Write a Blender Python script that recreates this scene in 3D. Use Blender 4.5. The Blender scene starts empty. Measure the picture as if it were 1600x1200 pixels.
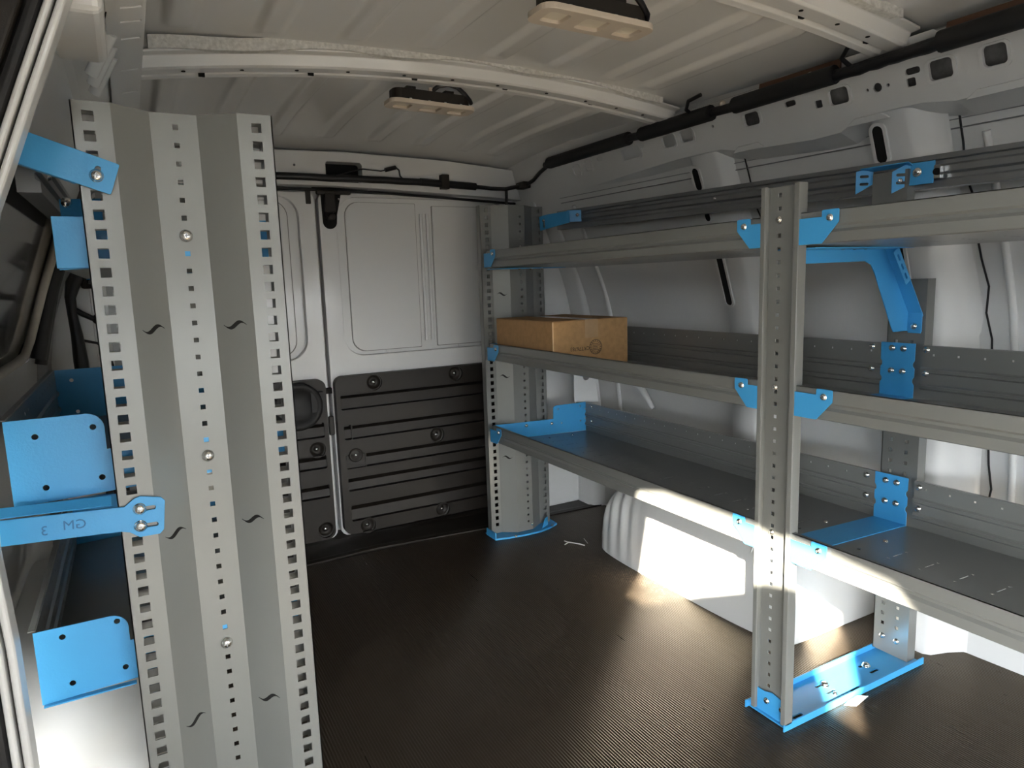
import bpy, math, random
from mathutils import Vector, Matrix
from mathutils.geometry import tessellate_polygon
random.seed(7)
SC = bpy.context.scene
COL = SC.collection

# ------------------------------------------------------------------ camera
cam_data = bpy.data.cameras.new('camera')
cam = bpy.data.objects.new('camera', cam_data)
COL.objects.link(cam)
cam_data.sensor_fit = 'HORIZONTAL'
cam_data.sensor_width = 36.0
cam_data.lens = 24.237
cam_data.clip_start = 0.01
RT = Vector((0.87416, -0.48455, -0.03239))
DN = Vector((-0.09931, -0.11308, -0.98861))
FW = Vector((0.47537, 0.86742, -0.14697))
m = Matrix.Identity(4)
for i in range(3):
    m[i][0], m[i][1], m[i][2] = RT[i], -DN[i], -FW[i]
m[0][3], m[1][3], m[2][3] = 0.0, 0.0, 0.935
cam.matrix_world = m
SC.camera = cam

# ------------------------------------------------------------------ world, sun, exposure
w = bpy.data.worlds.new('sky')
SC.world = w
w.use_nodes = True
bg = w.node_tree.nodes['Background']
_tc = w.node_tree.nodes.new('ShaderNodeTexCoord')
_sx = w.node_tree.nodes.new('ShaderNodeSeparateXYZ')
_rp = w.node_tree.nodes.new('ShaderNodeValToRGB')
_rp.color_ramp.elements[0].position = 0.46
_rp.color_ramp.elements[0].color = (0.035, 0.035, 0.036, 1)
_rp.color_ramp.elements[1].position = 0.54
_rp.color_ramp.elements[1].color = (0.93, 0.97, 1.0, 1)
_mr = w.node_tree.nodes.new('ShaderNodeMapRange')
_mr.inputs['From Min'].default_value = -1
_mr.inputs['From Max'].default_value = 1
w.node_tree.links.new(_tc.outputs['Generated'], _sx.inputs[0])
w.node_tree.links.new(_sx.outputs['Z'], _mr.inputs['Value'])
w.node_tree.links.new(_mr.outputs['Result'], _rp.inputs['Fac'])
w.node_tree.links.new(_rp.outputs['Color'], bg.inputs['Color'])
bg.inputs['Strength'].default_value = 27.0
sun_d = bpy.data.lights.new('sun', 'SUN')
sun_d.energy = 85.0
sun_d.angle = 0.012
sun_d.color = (1.0, 0.90, 0.72)
sun = bpy.data.objects.new('sun', sun_d)
COL.objects.link(sun)
sun.location = (-3, -3, 3)
sun.rotation_euler = Vector((1, 1, -0.7)).to_track_quat('-Z', 'Y').to_euler()
SC.view_settings.view_transform = 'Standard'
SC.view_settings.look = 'None'
SC.view_settings.gamma = 1.0
SC.view_settings.use_curve_mapping = False
SC.view_settings.exposure = 0.0

# ------------------------------------------------------------------ materials
def mat(name, col, rough=0.5, metal=0.0, coat=0.0, var=0.06, nscale=30.0, bump=0.0, bscale=200.0, rvar=0.1, spec=0.5):
    M = bpy.data.materials.new(name)
    M.use_nodes = True
    nt = M.node_tree
    b = nt.nodes['Principled BSDF']
    b.inputs['Metallic'].default_value = metal
    b.inputs['Coat Weight'].default_value = coat
    b.inputs['Coat Roughness'].default_value = 0.12
    b.inputs['Specular IOR Level'].default_value = spec
    tc = nt.nodes.new('ShaderNodeTexCoord')
    n = nt.nodes.new('ShaderNodeTexNoise')
    n.inputs['Scale'].default_value = nscale
    n.inputs['Detail'].default_value = 4
    nt.links.new(tc.outputs['Object'], n.inputs['Vector'])
    r = nt.nodes.new('ShaderNodeValToRGB')
    r.color_ramp.elements[0].position = 0.3
    r.color_ramp.elements[1].position = 0.7
    r.color_ramp.elements[0].color = (*[c * (1 - var) for c in col], 1)
    r.color_ramp.elements[1].color = (*[min(1, c * (1 + var)) for c in col], 1)
    nt.links.new(n.outputs['Fac'], r.inputs['Fac'])
    nt.links.new(r.outputs['Color'], b.inputs['Base Color'])
    mr = nt.nodes.new('ShaderNodeMapRange')
    mr.inputs['To Min'].default_value = max(0.02, rough - rvar * rough)
    mr.inputs['To Max'].default_value = min(1, rough + rvar * rough)
    nt.links.new(n.outputs['Fac'], mr.inputs['Value'])
    nt.links.new(mr.outputs['Result'], b.inputs['Roughness'])
    if bump > 0:
        n2 = nt.nodes.new('ShaderNodeTexNoise')
        n2.inputs['Scale'].default_value = bscale
        nt.links.new(tc.outputs['Object'], n2.inputs['Vector'])
        bp = nt.nodes.new('ShaderNodeBump')
        bp.inputs['Strength'].default_value = bump
        bp.inputs['Distance'].default_value = 0.001
        nt.links.new(n2.outputs['Fac'], bp.inputs['Height'])
        nt.links.new(bp.outputs['Normal'], b.inputs['Normal'])
    return M

WHITE = mat('white_van_paint', (0.68, 0.685, 0.68), 0.30, coat=0.4, var=0.0, nscale=6, rvar=0.02)
GREY = mat('grey_powder_coat', (0.222, 0.227, 0.219), 0.28, metal=0.25, var=0.0, rvar=0.03, nscale=3, bump=0.06, bscale=600)
DGREY = mat('dark_steel', (0.27, 0.28, 0.29), 0.38, metal=0.7, var=0.08, nscale=12)
BLUE = mat('blue_powder_coat', (0.055, 0.335, 0.68), 0.38, var=0.0, rvar=0.05, bump=0.25, bscale=260)
BLACKP = mat('black_moulded_plastic', (0.015, 0.0115, 0.0085), 0.5, var=0.15, bump=0.3, bscale=900, spec=0.4)
RUBBER = mat('black_rubber', (0.008, 0.008, 0.009), 0.6, var=0.2)
TAPE = mat('black_loom_tape', (0.007, 0.007, 0.009), 0.38, var=0.3, bump=0.5, bscale=120)
VOID = mat('dark_cavity', (0.004, 0.004, 0.004), 0.9)  # near-black colour stands for the shade inside holes and recesses
CHROME = mat('zinc_plated_steel', (0.78, 0.78, 0.76), 0.18, metal=1.0, var=0.05)
CARD = mat('brown_cardboard', (0.42, 0.25, 0.115), 0.75, var=0.10, nscale=60, bump=0.1, bscale=300, spec=0.25)
INK = mat('black_ink', (0.03, 0.022, 0.015), 0.7)
INKB = mat('brown_ink', (0.13, 0.085, 0.045), 0.7)
CREASE = mat('pale_card_edge', (0.62, 0.43, 0.24), 0.7)
TAPECLR = mat('shiny_packing_tape', (0.47, 0.31, 0.17), 0.18, coat=0.6)
BEIGE = mat('beige_plastic', (0.55, 0.48, 0.40), 0.45, var=0.03)
LENS = mat('cream_lens_plastic', (0.66, 0.60, 0.49), 0.3, coat=0.3, var=0.03)
GLASS = mat('dark_tinted_glass', (0.022, 0.021, 0.02), 0.06, coat=0.5)
PAPER = mat('white_paper', (0.75, 0.75, 0.72), 0.8)
SEAL = mat('grey_seam_sealer', (0.60, 0.60, 0.58), 0.7, var=0.2, nscale=120, bump=0.6, bscale=180)
STAMP = mat('pressed_blue_shadowline', (0.02, 0.14, 0.34), 0.5)
RUST = mat('brown_primer', (0.12, 0.06, 0.035), 0.7)

def floor_mat():
    M = bpy.data.materials.new('ribbed_rubber_mat')
    M.use_nodes = True
    nt = M.node_tree
    b = nt.nodes['Principled BSDF']
    tc = nt.nodes.new('ShaderNodeTexCoord')
    # large dusty patches where feet have scuffed the mat
    mp = nt.nodes.new('ShaderNodeMapping')
    mp.inputs['Location'].default_value = (-0.82, -1.62, 0)
    mp.inputs['Rotation'].default_value = (0, 0, 0.12)
    mp.vector_type = 'TEXTURE'
    mp.inputs['Location'].default_value = (0.76, 1.55, 0)
    mp.inputs['Scale'].default_value = (0.30, 0.62, 1)
    nt.links.new(tc.outputs['Object'], mp.inputs['Vector'])
    gr = nt.nodes.new('ShaderNodeTexGradient')
    gr.gradient_type = 'SPHERICAL'
    nt.links.new(mp.outputs['Vector'], gr.inputs['Vector'])
    n1 = nt.nodes.new('ShaderNodeTexNoise')
    n1.inputs['Scale'].default_value = 9
    n1.inputs['Detail'].default_value = 6
    n1.inputs['Roughness'].default_value = 0.7
    nt.links.new(tc.outputs['Object'], n1.inputs['Vector'])
    n2 = nt.nodes.new('ShaderNodeTexNoise')
    n2.inputs['Scale'].default_value = 85
    n2.inputs['Detail'].default_value = 5
    n2.inputs['Distortion'].default_value = 1.5
    nt.links.new(tc.outputs['Object'], n2.inputs['Vector'])
    r1 = nt.nodes.new('ShaderNodeMapRange')
    r1.inputs['From Min'].default_value = 0.46
    r1.inputs['From Max'].default_value = 0.68
    nt.links.new(n1.outputs['Fac'], r1.inputs['Value'])
    r2 = nt.nodes.new('ShaderNodeMapRange')
    r2.inputs['From Min'].default_value = 0.47
    r2.inputs['From Max'].default_value = 0.66
    nt.links.new(n2.outputs['Fac'], r2.inputs['Value'])
    m1 = nt.nodes.new('ShaderNodeMath'); m1.operation = 'MULTIPLY'
    nt.links.new(r1.outputs['Result'], m1.inputs[0]); nt.links.new(r2.outputs['Result'], m1.inputs[1])
    m2 = nt.nodes.new('ShaderNodeMath'); m2.operation = 'MULTIPLY'; m2.use_clamp = True
    g2 = nt.nodes.new('ShaderNodeMath'); g2.operation = 'MULTIPLY'; g2.inputs[1].default_value = 2.2; g2.use_clamp = True
    nt.links.new(gr.outputs['Fac'], g2.inputs[0])
    nt.links.new(m1.outputs[0], m2.inputs[0]); nt.links.new(g2.outputs[0], m2.inputs[1])
    mx = nt.nodes.new('ShaderNodeMixRGB')
    mx.inputs['Color1'].default_value = (0.027, 0.0205, 0.015, 1)
    mx.inputs['Color2'].default_value = (0.17, 0.13, 0.095, 1)
    nt.links.new(m2.outputs[0], mx.inputs['Fac'])
    nt.links.new(mx.outputs['Color'], b.inputs['Base Color'])
    rr = nt.nodes.new('ShaderNodeMapRange')
    rr.inputs['To Min'].default_value = 0.24
    rr.inputs['To Max'].default_value = 0.40
    nt.links.new(n1.outputs['Fac'], rr.inputs['Value'])
    nt.links.new(rr.outputs['Result'], b.inputs['Roughness'])
    # streaky wear along the ribs
    mp2 = nt.nodes.new('ShaderNodeMapping')
    mp2.inputs['Scale'].default_value = (160, 0.7, 1)
    nt.links.new(tc.outputs['Object'], mp2.inputs['Vector'])
    n3 = nt.nodes.new('ShaderNodeTexNoise')
    n3.inputs['Scale'].default_value = 1.0
    n3.inputs['Detail'].default_value = 3
    nt.links.new(mp2.outputs['Vector'], n3.inputs['Vector'])
    ad = nt.nodes.new('ShaderNodeMath'); ad.operation = 'MULTIPLY_ADD'
    ad.inputs[1].default_value = 0.16
    ad.inputs[2].default_value = -0.08
    nt.links.new(n3.outputs['Fac'], ad.inputs[0])
    sm = nt.nodes.new('ShaderNodeMath'); sm.operation = 'ADD'
    nt.links.new(rr.outputs['Result'], sm.inputs[0]); nt.links.new(ad.outputs[0], sm.inputs[1])
    nt.links.new(sm.outputs[0], b.inputs['Roughness'])
    b.inputs['Specular IOR Level'].default_value = 0.8
    b.inputs['Specular Tint'].default_value = (1.0, 0.84, 0.64, 1)
    return M
FLOOR = floor_mat()

# ------------------------------------------------------------------ mesh helpers
ORG = {}
class MB:
    def __init__(s):
        s.v, s.f, s.mi, s.sm = [], [], [], []
    def add(s, vs, fs, mi=0, smooth=False):
        o = len(s.v)
        s.v += [Vector(p) for p in vs]
        for f in fs:
            s.f.append([i + o for i in f]); s.mi.append(mi); s.sm.append(smooth)
        return s
    def box(s, a, b, mi=0):
        x0, y0, z0 = a; x1, y1, z1 = b
        vs = [(x0,y0,z0),(x1,y0,z0),(x1,y1,z0),(x0,y1,z0),(x0,y0,z1),(x1,y0,z1),(x1,y1,z1),(x0,y1,z1)]
        return s.add(vs, [(0,3,2,1),(4,5,6,7),(0,1,5,4),(1,2,6,5),(2,3,7,6),(3,0,4,7)], mi)
    def plate(s, outer, holes, th, o, U, V, mi=0, w0=0.0):
        """flat plate: outline in (u,v), extruded from w0 to w0+th along U x V"""
        o, U, V = Vector(o), Vector(U).normalized(), Vector(V).normalized()
        N = U.cross(V)
        if len(holes) > 3 and len(outer) == 4 and all(len(h) == 4 for h in holes):
            us = sorted({round(p[0], 6) for p in list(outer)+[q for h in holes for q in h]})
            vv = sorted({round(p[1], 6) for p in list(outer)+[q for h in holes for q in h]})
            bb = [(min(p[0] for p in h), max(p[0] for p in h), min(p[1] for p in h), max(p[1] for p in h)) for h in holes]
            nu, nv = len(us), len(vv)
            solid = {}
            for j in range(nv-1):
                cv = (vv[j]+vv[j+1])/2
                row = [q for q in bb if q[2] < cv < q[3]]
                for i in range(nu-1):
                    cu = (us[i]+us[i+1])/2
                    solid[i, j] = not any(q[0] < cu < q[1] for q in row)
            vs = [o + U*a + V*c + N*(w0+th) for a in us for c in vv] + [o + U*a + V*c + N*w0 for a in us for c in vv]
            n = nu*nv; fs = []
            I = lambda i, j: i*nv+j
            for (i, j), ok in solid.items():
                if not ok: continue
                a, b, c, d = I(i, j), I(i+1, j), I(i+1, j+1), I(i, j+1)
                fs.append((a, b, c, d)); fs.append((d+n, c+n, b+n, a+n))
                for (p, q, nb) in ((a, b, (i, j-1)), (b, c, (i+1, j)), (c, d, (i, j+1)), (d, a, (i-1, j))):
                    if not solid.get(nb, False): fs.append((p+n, q+n, q, p))
            return s.add(vs, fs, mi)
        loops = [list(outer)] + [list(h) for h in holes]
        tris = tessellate_polygon([[Vector((p[0], p[1], 0)) for p in L] for L in loops])
        flat = [p for L in loops for p in L]
        n = len(flat)
        vs = [o + U * p[0] + V * p[1] + N * (w0 + th) for p in flat] + [o + U * p[0] + V * p[1] + N * w0 for p in flat]
        fs = []
        for t in tris:
            a, b, c = [flat[i] for i in t]
            ar = (b[0]-a[0])*(c[1]-a[1]) - (b[1]-a[1])*(c[0]-a[0])
            if abs(ar) < 1e-12: continue
            t = tuple(t) if ar > 0 else (t[0], t[2], t[1])
            fs.append(t); fs.append((t[2]+n, t[1]+n, t[0]+n))
        k = 0
        for li, L in enumerate(loops):
            A = sum(L[i][0]*L[(i+1)%len(L)][1]-L[(i+1)%len(L)][0]*L[i][1] for i in range(len(L)))
            ccw = (A > 0) == (li == 0)
            for i in range(len(L)):
                a, b = k+i, k+(i+1) % len(L)
                fs.append((a+n, b+n, b, a) if ccw else (a, b, b+n, a+n))
            k += len(L)
        return s.add(vs, fs, mi)
    def tube(s, pts, r, n=10, mi=0, cap=True, smooth=True):
        pts = [Vector(p) for p in pts]
        rs = r if isinstance(r, (list, tuple)) else [r]*len(pts)
        vs, fs = [], []
        ref = None
        for i, p in enumerate(pts):
            t = (pts[min(i+1, len(pts)-1)] - pts[max(i-1, 0)]).normalized()
            if ref is None:
                ref = t.orthogonal().normalized()
            a = (ref - t*ref.dot(t)).normalized(); ref = a
            b = t.cross(a)
            for k in range(n):
                q = 2*math.pi*k/n
                vs.append(p + (a*math.cos(q) + b*math.sin(q))*rs[i])
        for i in range(len(pts)-1):
            for k in range(n):
                k2 = (k+1) % n
                fs.append((i*n+k, i*n+k2, (i+1)*n+k2, (i+1)*n+k))
        s.add(vs, fs, mi, smooth)
        if cap:
            s.add(vs[:n], [tuple(range(n))[::-1]], mi); s.add(vs[-n:], [tuple(range(n))], mi)
        return s
    def sweep(s, prof, path, frame, mi=0, smooth=False, closed=True):
        """prof [(a,b)], path list of points, frame(i)->(A,B) vectors"""
        vs, fs = [], []
        n = len(prof)
        for i, p in enumerate(path):
            A, B = frame(i)
            for a, b in prof:
                vs.append(Vector(p) + Vector(A)*a + Vector(B)*b)
        for i in range(len(path)-1):
            for k in range(n if closed else n-1):
                k2 = (k+1) % n
                fs.append((i*n+k, i*n+k2, (i+1)*n+k2, (i+1)*n+k))
        s.add(vs, fs, mi, smooth)
        if closed:
            s.add(vs[:n], [tuple(range(n))], mi); s.add(vs[-n:], [tuple(range(n))[::-1]], mi)
        return s
    def grid(s, fn, nu, nv, mi=0, smooth=True):
        vs = [fn(i/nu, j/nv) for i in range(nu+1) for j in range(nv+1)]
        fs = [(i*(nv+1)+j, (i+1)*(nv+1)+j, (i+1)*(nv+1)+j+1, i*(nv+1)+j+1) for i in range(nu) for j in range(nv)]
        return s.add(vs, fs, mi, smooth)
    def lathe(s, prof, c, axis, n=20, mi=0, smooth=True):
        ax = Vector(axis).normalized(); a = ax.orthogonal().normalized(); b = ax.cross(a); c = Vector(c)
        vs, fs = [], []
        for r, h in prof:
            for k in range(n):
                q = 2*math.pi*k/n
                vs.append(c + ax*h + (a*math.cos(q)+b*math.sin(q))*r)
        for i in range(len(prof)-1):
            for k in range(n):
                k2 = (k+1) % n
                fs.append((i*n+k, i*n+k2, (i+1)*n+k2, (i+1)*n+k))
        s.add(vs, fs, mi, smooth)
        s.add(vs[-n:], [tuple(range(n))], mi)
        return s
    def text(s, body, size, o, U, V, th=0.0004, mi=0, align='CENTER'):
        cu = bpy.data.curves.new('lettering', 'FONT')
        cu.body = body; cu.size = size; cu.align_x = align; cu.align_y = 'CENTER'
        cu.resolution_u = 3
        ob = bpy.data.objects.new('lettering', cu); COL.objects.link(ob)
        bpy.context.view_layer.update()
        me = bpy.data.meshes.new_from_object(ob.evaluated_get(bpy.context.evaluated_depsgraph_get()))
        o, U, V = Vector(o), Vector(U), Vector(V)
        N = U.cross(V).normalized()
        s.add([o + U*q.co.x + V*q.co.y + N*th for q in me.vertices], [tuple(p.vertices) for p in me.polygons], mi)
        bpy.data.objects.remove(ob); bpy.data.curves.remove(cu); bpy.data.meshes.remove(me)
        return s
    def mesh(s, name, mats, org=Vector((0, 0, 0))):
        me = bpy.data.meshes.new(name)
        me.from_pydata([tuple(p - org) for p in s.v], [], s.f)
        for mm in (mats if isinstance(mats, (list, tuple)) else [mats]):
            me.materials.append(mm)
        me.polygons.foreach_set('material_index', s.mi)
        me.polygons.foreach_set('use_smooth', s.sm)
        me.update()
        return me
    def build(s, name, mats, parent=None, bevel=0.0, seg=2, **props):
        if parent is None:
            xs = [p.x for p in s.v]; ys = [p.y for p in s.v]; zs = [p.z for p in s.v]
            org = Vector(((min(xs)+max(xs))/2, (min(ys)+max(ys))/2, min(zs)))
        else:
            org = ORG[parent.name]
        ob = bpy.data.objects.new(name, s.mesh(name, mats, org))
        COL.objects.link(ob)
        if parent is None:
            ob.location = org
        else:
            ob.parent = parent
        ORG[ob.name] = org
        if bevel > 0:
            b = ob.modifiers.new('rounded_edges', 'BEVEL')
            b.width = bevel; b.segments = seg; b.limit_method = 'ANGLE'; b.angle_limit = math.radians(35)
        for k, v in props.items():
            ob[k] = v
        return ob

def thing(name, label, cat, loc, group=None, kind=None):
    o = bpy.data.objects.new(name, None)
    COL.objects.link(o)
    o.location = loc
    o.empty_display_size = 0.05
    if label: o['label'] = label
    if cat: o['category'] = cat
    if group: o['group'] = group
    if kind: o['kind'] = kind
    ORG[o.name] = Vector(loc)
    return o

def rect(u0, u1, v0, v1):
    return [(u0, v0), (u1, v0), (u1, v1), (u0, v1)]
def rrect(u0, u1, v0, v1, r, n=5):
    P = []
    for cx, cy, a0 in ((u1-r, v0+r, -90), (u1-r, v1-r, 0), (u0+r, v1-r, 90), (u0+r, v0+r, 180)):
        for i in range(n+1):
            a = math.radians(a0 + 90*i/n)
            P.append((cx + r*math.cos(a), cy + r*math.sin(a)))
    return P
def circ(u, v, r, n=12):
    return [(u + r*math.cos(2*math.pi*i/n), v + r*math.sin(2*math.pi*i/n)) for i in range(n)]
def smark(u, v, L=0.028, h=0.011, flip=1):
    """S shaped pressed-through logo mark"""
    up, lo = [], []
    for i in range(15):
        t = i/14
        x = L*(t-0.5); y = -h*flip*math.sin(2*math.pi*t)
        wd = 0.0004 + 0.0034*math.sin(math.pi*t)**2.2
        up.append((u+x, v+y+wd)); lo.append((u+x, v+y-wd))
    return lo + up[::-1]

# shared bolt: round dome with cross recess and washer face
bm_ = MB()
bm_.lathe([(0.0066, 0), (0.0066, 0.0012), (0.0058, 0.0014), (0.0056, 0.003), (0.0044, 0.0045), (0.002, 0.0052), (0.0003, 0.0053)], (0, 0, 0), (0, 0, 1), 14)
bm_.box((-0.0026, -0.0006, 0.005), (0.0026, 0.0006, 0.0056), 1)
bm_.box((-0.0006, -0.0026, 0.005), (0.0006, 0.0026, 0.0056), 1)
BOLT = bm_.mesh('bolt', [CHROME, DGREY])
def bolt(parent, pos, axis, sc=1.0, name='bolt'):
    o = bpy.data.objects.new(name, BOLT)
    COL.objects.link(o)
    o.parent = parent
    o.location = Vector(pos) - ORG[parent.name]
    o.rotation_euler = Vector(axis).to_track_quat('Z', 'Y').to_euler()
    o.scale = (sc, sc, sc)
    return o

# ================================================================== SETTING
# floor: ribbed rubber mat, ribs run front to rear
fb = MB()
x = -0.46
prof = []
pitch = 0.0062
while x < 1.80:
    prof += [(x+pitch*k/8, -0.0005+0.0005*math.cos(2*math.pi*k/8)) for k in range(8)]
    x += pitch
ys = [-2.2, -0.8, 0.3, 1.2, 2.30]
vs, fs = [], []
for yy in ys:
    vs += [(px, yy, pz) for px, pz in prof]
n = len(prof)
for i in range(len(ys)-1):
    for k in range(n-1):
        fs.append((i*n+k, i*n+k+1, (i+1)*n+k+1, (i+1)*n+k))
fb.add(vs, fs, 0, True)
fb.box((-0.46, -2.2, -0.03), (1.82, 2.31, -0.0045), 0)
fb.build('floor', FLOOR, kind='structure')
# smooth black sill in front of the rear doors, with a low ridge
tb = MB()
tb.sweep([(-0.11, -0.02), (-0.11, 0.004), (-0.09, 0.0055), (-0.075, 0.003), (0.06, 0.003), (0.11, 0.012), (0.16, 0.012), (0.16, -0.02)],
         [(-0.46, 2.395, 0), (0.2, 2.40, 0), (0.7, 2.43, 0), (1.1, 2.39, 0), (1.75, 2.36, 0)], lambda i: ((0, 1, 0), (0, 0, 1)), 0)
tb.build('trim_1', BLACKP, kind='structure')

# wall section: inner rib surface x for a height (right side); the left side mirrors about x = 0.70
RIBX = [(0.0, 1.615), (0.3, 1.615), (0.75, 1.60), (0.87, 1.58), (1.10, 1.495), (1.29, 1.42), (1.40, 1.385)]
def ribx(z):
    for (a, xa), (b, xb) in zip(RIBX, RIBX[1:]):
        if z <= b:
            return xa + (xb-xa)*(z-a)/(b-a)
    return RIBX[-1][1]
def smoothx(z):
    return (ribx(max(0, z-0.06)) + ribx(z) + ribx(z+0.06))/3
def skinx(z, y):
    t = max(0.0, min(1.0, (z-0.3)/0.9))
    return smoothx(z) + 0.10*(1-t) + 0.045*t - 0.055*(y-1.2)

wr = MB()
wr.grid(lambda u, v: (skinx(1.42*v, -1.1+3.66*u), -1.1+3.66*u, 1.42*v), 24, 36, 0)
wr.grid(lambda u, v: (skinx(1.42*v, -2.2+1.1*u), -2.2+1.1*u, 1.42*v), 4, 16, 0)
wall_right = wr.build('wall_right', WHITE, kind='structure')
# horizontal belt crease and body seams on the skin
sb = MB()
for (za, dz) in ((1.215, 0.0012), (1.232, 0.0007)):
    sb.tube([(skinx(za, y)-0.001, y, za) for y in [0.2+0.2*i for i in range(11)]], 0.0016 if dz > 0.001 else 0.001, 6)
sb.build('body_seam', DGREY, wall_right)
def rib(y0, y1, z0, z1, slots, seam=True):
    b = MB()
    wd = y1-y0
    # hat section: foot, slope, face, slope, foot
    pr = [(0.0, 0.05), (0.012, 0.048), (0.022, 0.008), (0.034, 0.0), (wd-0.06, 0.0), (wd-0.045, 0.006), (wd-0.03, 0.03), (wd-0.012, 0.048), (wd, 0.05)]
    zz = [z0 + (z1-z0)*i/26 for i in range(27)]
    holes = slots
    def fn(k, z):
        a, d = pr[k]
        return Vector((smoothx(z) + d*(1.0 + (0.9 if z < 0.75 else max(0, 0.9*(1.1-z)/0.35))) - 0.012*(y0-1.0), y1 - a, z))
    vs, fs = [], []
    for z in zz:
        for k in range(len(pr)):
            vs.append(fn(k, z))
    n = len(pr)
    for i in range(len(zz)-1):
        for k in range(n-1):
            fs.append((i*n+k, (i+1)*n+k, (i+1)*n+k+1, i*n+k+1))
    b.add(vs, fs, 0, True)
    o = b.build('wall_rib', WHITE, wall_right)
    # pressed slots: raised rim round a flat near-black plate painted as shade
    for (yc, za, zb, hw) in slots:
        s_ = MB(); r_ = MB()
        xa, xb = smoothx(za) - 0.012*(y0-1.0), smoothx(zb) - 0.012*(y0-1.0)
        L = math.hypot(zb-za, xb-xa)
        V = Vector((xb-xa, 0, zb-za))/L
        U = Vector((0, -1, 0))
        s_.plate(rrect(-hw, hw, 0, L, hw*0.99, 6), [], 0.0015, (xa, yc, za), U, V, 0, -0.001+0.0028)
        s_.build('slot', VOID, o)
        r_.plate(rrect(-hw-0.007, hw+0.007, -0.007, L+0.007, hw+0.0065, 6), [rrect(-hw, hw, 0, L, hw*0.99, 6)], 0.005, (xa, yc, za), U, V, 0, 0.0)
        r_.build('slot_rim', WHITE, o, bevel=0.0018)
    if seam:
        q = MB()
        q.tube([(skinx(z, y0-0.02)-0.002 - (0.0), y0-0.012+0.006*math.sin(40*z), z) for z in [z0+0.3+(z1-z0-0.32)*i/16 for i in range(17)]], 0.0022, 6)
        q.build('sealant_line', RUBBER, o)
    return o
rib(1.375, 1.545, 0.0, 1.265, [(1.500, 0.845, 1.035, 0.012), (1.507, 1.175, 1.235, 0.012), (1.505, 1.09, 1.13, 0.010)])
rib(0.845, 1.005, 0.0, 1.265, [(0.965, 1.165, 1.24, 0.012), (0.965, 0.86, 1.04, 0.012)])
rib(2.22, 2.42, 0.0, 1.29, [], False)
rib(0.18, 0.34, 0.0, 1.265, [(0.28, 0.86, 1.04, 0.012)])
# slim vertical bead right of the second rib
for yb in (0.785, 2.13):
    q = MB()
    q.tube([(skinx(z, yb)-0.004, yb, z) for z in [0.3+0.9*i/12 for i in range(13)]], 0.008, 8)
    q.build('skin_bead', WHITE, wall_right)
# lower rear corner brace with a diamond and a round cut-out
q = MB()
dm = [(0.0, 0.016), (0.016, 0), (0, -0.016), (-0.016, 0)]
q.plate([(-0.055, -0.12), (0.045, -0.13), (0.02, 0.07), (-0.055, 0.09)], [[(a-0.02, b+0.035) for a, b in dm], circ(-0.005, -0.025, 0.013, 10)], 0.004,
        (1.53, 2.185, 0.585), (0.97, -0.24, 0), (0, 0, 1), 0)
q.build('corner_brace', WHITE, wall_right, bevel=0.001)
q = MB()
q.tube([(1.545, 2.12, 0.62), (1.56, 2.02, 0.60), (1.585, 1.93, 0.545), (1.60, 1.88, 0.47)], [0.022, 0.022, 0.016, 0.008], 10)
q.build('corner_brace', WHITE, wall_right)
# white lower step along the bottom of the skin
q = MB()
q.sweep([(0, 0), (-0.012, 0.0), (-0.012, 0.055), (0, 0.07), (0.03, 0.07), (0.03, 0)], [(skinx(0, y)-0.012, y, 0.0) for y in (-1.0, 0, 1.05)], lambda i: ((1, 0, 0), (0, 0, 1)), 0)
q.build('lower_step', WHITE, wall_right)

# upper inner rail with pressed cut-outs, leaning plane x = 1.40 + 0.41*(1.335 - z)
RN = Vector((1, 0, 0.41)).normalized()
RV = Vector((-0.41, 0, 1)).normalized()
RL = math.hypot(1, 0.41)
CUT = [(2.054, 1.311, 0.034, 0.029), (1.982, 1.314, 0.040, 0.03), (1.754, 1.316, 0.085, 0.031), (1.581, 1.319, 0.050, 0.03), (1.507, 1.32, 0.050, 0.029),
       (1.277, 1.317, 0.048, 0.029), (1.035, 1.314, 0.046, 0.032), (0.817, 1.312, 0.044, 0.034), (0.722, 1.311, 0.040, 0.034), (0.62, 1.312, 0.03, 0.03), (0.5, 1.312, 0.04, 0.034)]
SQ = [(1.088, 1.309, 0.018, 0.017), (0.877, 1.303, 0.018, 0.017)]
HALF = [(1.912, 1.325, 0.03, 0.014), (1.701, 1.328, 0.03, 0.012), (1.16, 1.326, 0.03, 0.013), (0.871, 1.322, 0.03, 0.013)]
DOT = [(1.407, 1.325, 0.004), (0.97, 1.310, 0.0035), (0.947, 1.310, 0.0095), (0.924, 1.309, 0.0035), (1.60, 1.335, 0.003)]
def rv(z): return (z-1.335)*RL
low = [(2.30, 1.262), (2.267, 1.252), (1.981, 1.250), (1.72, 1.262), (1.563, 1.268), (1.40, 1.266), (1.34, 1.252), (1.30, 1.249), (1.12, 1.240), (1.05, 1.242), (1.0, 1.262), (0.924, 1.264), (0.86, 1.262),
       (0.80, 1.252), (0.683, 1.254), (0.55, 1.262), (0.2, 1.255)]
outer = [(-yy, rv(zz)) for yy, zz in low] + [(-0.2, rv(1.352)), (-2.30, rv(1.345))]
holes = [rrect(-a-c/2, -a+c/2, rv(b)-d/2*RL, rv(b)+d/2*RL, 0.008, 3) for a, b, c, d in CUT]
holes += [rrect(-a-c/2, -a+c/2, rv(b)-d/2, rv(b)+d/2, 0.003, 2) for a, b, c, d in SQ]
holes += [rrect(-a-c/2, -a+c/2, rv(b)-d/2, rv(b)+d/2, 0.0055, 3) for a, b, c, d in HALF]
holes += [circ(-a, rv(b), r, 10) for a, b, r in DOT]
q = MB()
q.plate(outer, holes, 0.004, (1.40, 0, 1.335), (0, -1, 0), RV, 0, -0.004)
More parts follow.
